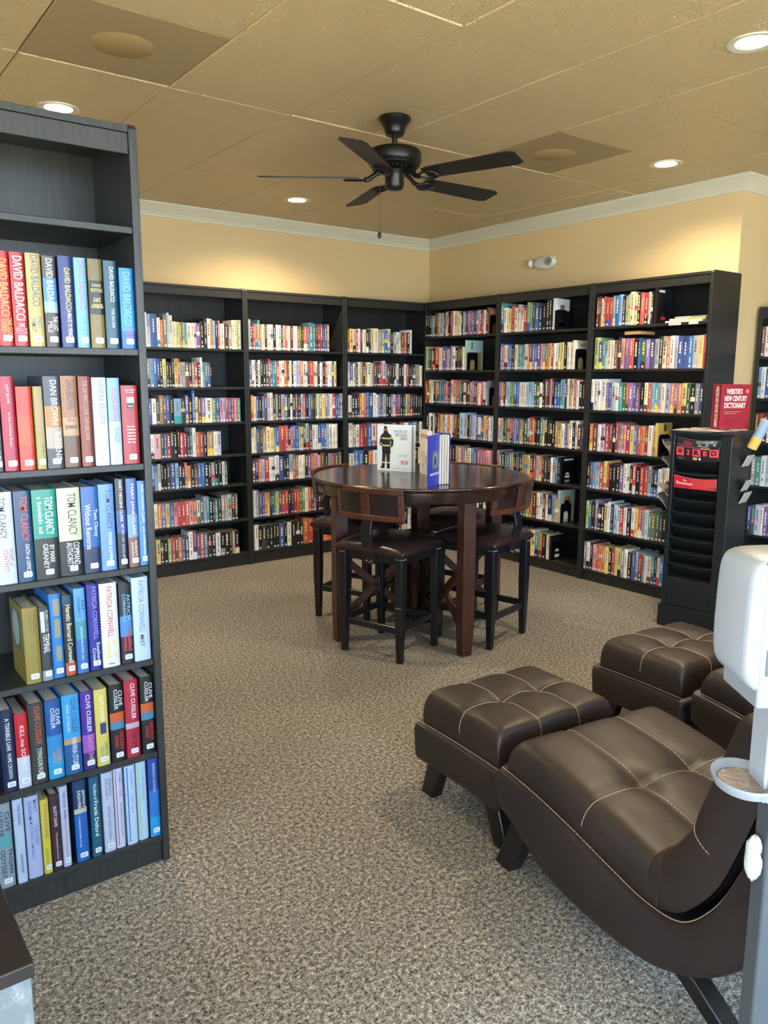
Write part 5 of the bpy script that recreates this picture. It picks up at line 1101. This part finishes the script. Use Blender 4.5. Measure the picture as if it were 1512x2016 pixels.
# ------------------------------------------------------------------ ceiling fan
MT['fan'] = new_mat('matte_black_fan_metal', '#1b1b1b', .33, .5); MT['blade'] = new_mat('black_fan_blade', '#151412', .45)
FC = (-2.374, -2.557)
t = thing('ceiling_fan', 'black five-blade ceiling fan with pull chain', 'ceiling fan', (FC[0], FC[1], 0), 0)
MB().lathe([(0, 2.70), (.078, 2.70), (.081, 2.692), (.078, 2.685), (.064, 2.668), (.054, 2.652), (.049, 2.636), (.047, 2.626), (.040, 2.618), (0, 2.618)], 40).build('canopy', MT['fan'], t)
MB().lathe([(.0135, 2.62), (.0135, 2.565)], 16).build('downrod', MT['fan'], t)
MB().lathe([(0, 2.568), (.03, 2.568), (.035, 2.560), (.100, 2.557), (.122, 2.550), (.130, 2.541), (.133, 2.530), (.133, 2.505), (.128, 2.488), (.124, 2.484), (.124, 2.479), (.112, 2.470), (.095, 2.462), (.07, 2.456), (0, 2.456)], 48).build('motor_housing', MT['fan'], t)
MB().lathe([(0, 2.458), (.058, 2.458), (.050, 2.440), (.047, 2.432), (.047, 2.385), (.040, 2.372), (.020, 2.366), (0, 2.365)], 36).build('switch_housing', MT['fan'], t)
vb = MB()
for k in range(30):
    a = 2*math.pi*k/30; s0 = len(vb.v); vb.box(.072, .108, -.0025, .0025, 2.458, 2.468); vb.xf(Matrix.Rotation(a, 4, 'Z'), s0)
vb.build('vent_ribs', MT['fan'], t)
def blade_mesh():
    b = MB(); n = 14; top, bot = [], []
    prof_ = []
    for k in range(n+1):
        u = k/n; x = .175+(.665-.175)*u; hw = .052+.014*u
        if u > .93: hw *= math.sqrt(max(.02, 1-((u-.93)/.07)**2*.45))
        if u < .05: hw *= .8
        prof_.append((x, hw))
    poly = [(x, -h) for x, h in prof_]+[(x, h) for x, h in reversed(prof_)]
    b.prism(poly, -.0028, .0028, 'z'); return b
for k in range(5):
    a = math.radians(.4+72*k)
    b = blade_mesh(); b.xf(Matrix.Rotation(a, 4, 'Z') @ Matrix.Translation((0, 0, 2.425)) @ Matrix.Rotation(math.radians(-12), 4, 'X'))
    bo = b.build('blade', MT['blade'], t, .001, 1)
    m_ = MB(); m_.tube([(.060, 0, 2.455), (.095, 0, 2.440), (.125, 0, 2.418), (.148, 0, 2.413)], .006, 8, ry=.012)
    for sg in (-1, 1):
        s0 = len(m_.v); m_.tube([(.140, 0, -.008), (.160, sg*.024, -.008), (.195, sg*.040, -.008), (.232, sg*.030, -.008), (.245, sg*.008, -.008), (.232, -sg*.004, -.008)], .0055, 6); m_.xf(Matrix.Translation((0, 0, 2.420)) @ Matrix.Rotation(math.radians(-12), 4, 'X'), s0)
    m_.xf(Matrix.Rotation(a, 4, 'Z')); m_.build('blade_arm', MT['fan'], bo)
pc = MB(); pc.tube([(-.046, .045, 2.40), (-.052, .05, 2.37), (-.053, .05, 2.17)], .0011, 5)
pco = pc.build('pull_chain', flat('#4a4038', .4, .7), t)
MB().lathe([(0, 2.174), (.006, 2.172), (.0095, 2.160), (.0095, 2.150), (.005, 2.142), (0, 2.141)], 14, -.053, .05).build('chain_knob', flat('#151210', .35), pco)

# ------------------------------------------------------------------ recessed downlights
em = new_mat('lit_lamp_lens', '#ffffff', .5, emit='#ffe9c8', estr=14)
LBL = ['recessed ceiling light left of the fan, over the left bookcases', 'recessed ceiling light at right, above the right wall', 'bright recessed ceiling light at the upper right corner', 'recessed ceiling light just above the near bookcase', 'recessed ceiling light behind the viewer at left', 'recessed ceiling light behind the viewer at right']
for (x, y), lb in zip(LAMPS, LBL):
    t = thing('recessed_light', lb, 'ceiling light', (x, y, 0), 0, 'recessed ceiling lights')
    z = H_CEIL
    MB().lathe([(.062, z-.001), (.088, z-.006), (.093, z-.005), (.094, z+.001), (.062, z+.003)], 40).build('trim_ring', MT['trim'], t)
    MB().lathe([(0, z-.0035), (.03, z-.0035), (.0625, z-.002)], 32).build('lens', em, t)

# ------------------------------------------------------------------ emergency light on the right wall
et = thing('emergency_light', 'white oval emergency light fixture on the right wall', 'wall light', (-.0015, -1.42, 2.347), 0)
wh = new_mat('off_white_plastic', '#d8d5cc', .4)
def ellipsoid(cx, cy, cz, rx, ry, rz_, n=24, m=12, half=False):
    b = MB(); vs = []
    for i in range(m+1):
        ph = math.pi*i/m
        for k in range(n): a = 2*math.pi*k/n; vs.append((cx+rx*math.sin(ph)*math.cos(a), cy+ry*math.sin(ph)*math.sin(a), cz+rz_*math.cos(ph)))
    b.add(vs, [(i*n+k, i*n+(k+1) % n, (i+1)*n+(k+1) % n, (i+1)*n+k) for i in range(m) for k in range(n)], None, True); return b
b = ellipsoid(-.032, -.02, 0, .030, .115, .052); b.build('housing', wh, et)
MB().box(-.012, 0, -.10, .06, -.04, .04).build('back_plate', wh, et, .004, 2)
def lamp_head(y, ang, r_):
    o_ = MB().lathe([(0, 0), (r_*.8, 0), (r_, .008), (r_, .022), (r_*.86, .03)], 28, axis='z')
    R_ = Matrix.Translation((-.050, y, .002)) @ Matrix.Rotation(math.radians(-90), 4, 'Y') @ Matrix.Rotation(math.radians(ang), 4, 'X')
    o_.xf(R_); ho = o_.build('lamp_head', wh, et)
    g = MB().lathe([(0, .026), (r_*.86, .029)], 28); g.xf(R_); go = g.build('lens', flat('#8c8b88', .12, .6), ho)
    f = MB()
    for k in range(12): a = 2*math.pi*k/12; s0 = len(f.v); f.lathe([(.0035, .0295), (0, .032)], 6, r_*.6*math.cos(a), r_*.6*math.sin(a))
    f.xf(R_); f.build('lens_facets', flat('#e8e8e4', .1, .5), go)
lamp_head(-.085, 20, .034); lamp_head(.088, -65, .030)

# ------------------------------------------------------------------ hand sanitizer stand (right edge)
wp = new_mat('white_dispenser_plastic', '#a3aab0', .4, coat=.05); gp = new_mat('grey_dispenser_plastic', '#8c9399', .4); gm = new_mat('grey_post_paint', '#4b5155', .45)
# local frame: x toward the image left across the view, y away from the viewer
yw = YAW; DR = Vector((math.cos(yw), -math.sin(yw), 0)); DF = Vector((math.sin(yw), math.cos(yw), 0))
D0 = Vector((CP[0], CP[1], 0))+DF*1.32+DR*.648
st = thing('sanitizer_stand', 'white hand sanitizer dispenser with drip tray on a grey floor post', 'dispenser', (D0.x, D0.y, 0), -yw)
# local x = image right, y = away
MB().box(.048, .126, -.02, .03, .012, 1.18).build('post', gm, st, .004, 2)
MB().box(-.02, .19, -.10, .10, 0, .011).build('floor_plate', gm, st, .003, 2)
DZ0, DZ1 = .905, 1.172
pr = [(.052, DZ0+.0), (-.004, DZ0+.028), (-.042, DZ0+.047), (-.055, DZ0+.075), (-.053, DZ1-.050), (-.048, DZ1-.016), (-.030, DZ1-.002), (.030, DZ1), (.052, DZ1)]
def rounded_prism(poly, y0, y1, r=.012):
    b = MB(); n = len(poly); cx = sum(p[0] for p in poly)/n; cz = sum(p[1] for p in poly)/n; vs = []
    for y, k in ((y0, .92), (y0+r*.35, .975), (y0+r, 1), (y1-r, 1), (y1-r*.35, .975), (y1, .92)): vs += [(cx+(p[0]-cx)*k, y, cz+(p[1]-cz)*k) for p in poly]
    fs = [(i*n+k, i*n+(k+1) % n, (i+1)*n+(k+1) % n, (i+1)*n+k) for i in range(5) for k in range(n)]+[tuple(range(n)), tuple(5*n+k for k in range(n))]
    b.add(vs, fs); return b
def smooth_poly(pl, it=2):
    for _ in range(it): pl = [q for i in range(len(pl)) for q in ((pl[i][0]*.75+pl[(i+1) % len(pl)][0]*.25, pl[i][1]*.75+pl[(i+1) % len(pl)][1]*.25), (pl[i][0]*.25+pl[(i+1) % len(pl)][0]*.75, pl[i][1]*.25+pl[(i+1) % len(pl)][1]*.75))]
    return pl
rounded_prism(smooth_poly(pr), -.085, .045).build('cover', wp, st, .0, 2)
MB().hexa([(-.028, -.0865, DZ0+.012), (.088, -.0865, DZ0+.012), (.088, .0455, DZ0+.012), (-.028, .0455, DZ0+.012)], [(-.030, -.0865, DZ1-.006), (.090, -.086, DZ1-.006), (.090, .044, DZ1-.006), (-.030, .0455, DZ1-.006)]).build('back_housing', gp, st, .004, 2)
kb = MB(); kb.box(-.018, .002, -.0885, -.0865, .975, 1.02); ko = kb.build('lock_plate', flat('#5c6166', .4), st, .003, 2)
b = MB(); b.lathe([(0, 0), (.006, 0), (.006, .002), (0, .002)], 16); b.xf(Matrix.Translation((-.007, -.0888, 1.008)) @ Matrix.Rotation(math.radians(90), 4, 'X')); b.build('lock_cylinder', flat('#1d1f22', .3), ko)
MB().box(-.013, -.005, -.0905, -.0888, .981, .989).build('lock_button', flat('#c9ced2', .3), ko)
MB().box(.026, .0335, -.03, .03, .715, .925).build('bracket', wp, st, .002, 1); MB().box(.0335, .048, -.03, -.0205, .715, .925).build('bracket_lip', wp, st, .001, 1)
# drip tray (shallow oval dish)
b = MB(); n = 36
def ell(rx, ry, z, cx=.006): return [(cx+rx*math.cos(2*math.pi*k/n), -.0+ry*math.sin(2*math.pi*k/n), z) for k in range(n)]
rings = [ell(.030, .034, .736), ell(.046, .054, .740), ell(.052, .062, .752), ell(.056, .066, .754), ell(.057, .067, .749), ell(.050, .058, .734), ell(.030, .034, .731)]
vs = [p for r_ in rings for p in r_]; fs = [(i*n+k, i*n+(k+1) % n, (i+1)*n+(k+1) % n, (i+1)*n+k) for i in range(6) for k in range(n)]+[tuple(range(n)), tuple(6*n+k for k in range(n))]
b.add(vs, fs, None, True); tr = b.build('drip_tray', gp, st)
b = MB(); b.add([(.006+.044*math.cos(2*math.pi*k/24), .05*math.sin(2*math.pi*k/24), .7425) for k in range(24)], [tuple(range(24))]); lm = new_mat('clear_gel_residue', '#8d7f72', .06); nn = noise(lm, 60, 3, objco(lm)); bump(lm, nn.outputs[0], 1.0, .01); b.build('gel_residue', lm, tr)
# crumpled white paper tucked at the post
r5 = random.Random(9); b = ellipsoid(0, 0, 0, .011, .016, .044, 14, 10); b.v = [(x*(1+r5.uniform(-.3, .3)), y*(1+r5.uniform(-.3, .3)), z*(1+r5.uniform(-.12, .12))) for x, y, z in b.v]
p = D0+DR*.034; tag(b.build('crumpled_tissue', flat('#b4b9b4', .8), loc=(p.x, p.y, .590)), 'crumpled white tissue hanging at the left side of the grey post', 'tissue')

# ------------------------------------------------------------------ cabinet corner at lower left
ct = thing('low_cabinet', 'dark-topped cabinet corner with scuffed silver front, lower left', 'cabinet', (-4.681, -4.831, 0), 0)
MT['silver'] = new_mat('scuffed_silver_panel', '#9aa3a8', .5, .4); n_ = noise(MT['silver'], 45, 5, geo_pos(MT['silver']), .7)
r_ = ramp(MT['silver'], n_.outputs[0], [(.5, '#6f787d'), (.66, '#848d92'), (.74, '#b9c0c4')]); lk(MT['silver'], r_.outputs[0], bsdf(MT['silver']).inputs['Base Color'])
MB().box(-.75, .0, -.002, .42, .72, .74).build('cabinet_top', MT['seat'] if False else new_mat('dark_laminate_top', '#211d1c', .4), ct, .002, 2)
MB().box(-.74, -.003, .004, .41, .06, .7195).build('cabinet_body', MT['silver'], ct, .002, 1)
MB().box(-.70, -.02, .03, .39, 0, .0595).build('plinth', MT['case'], ct)
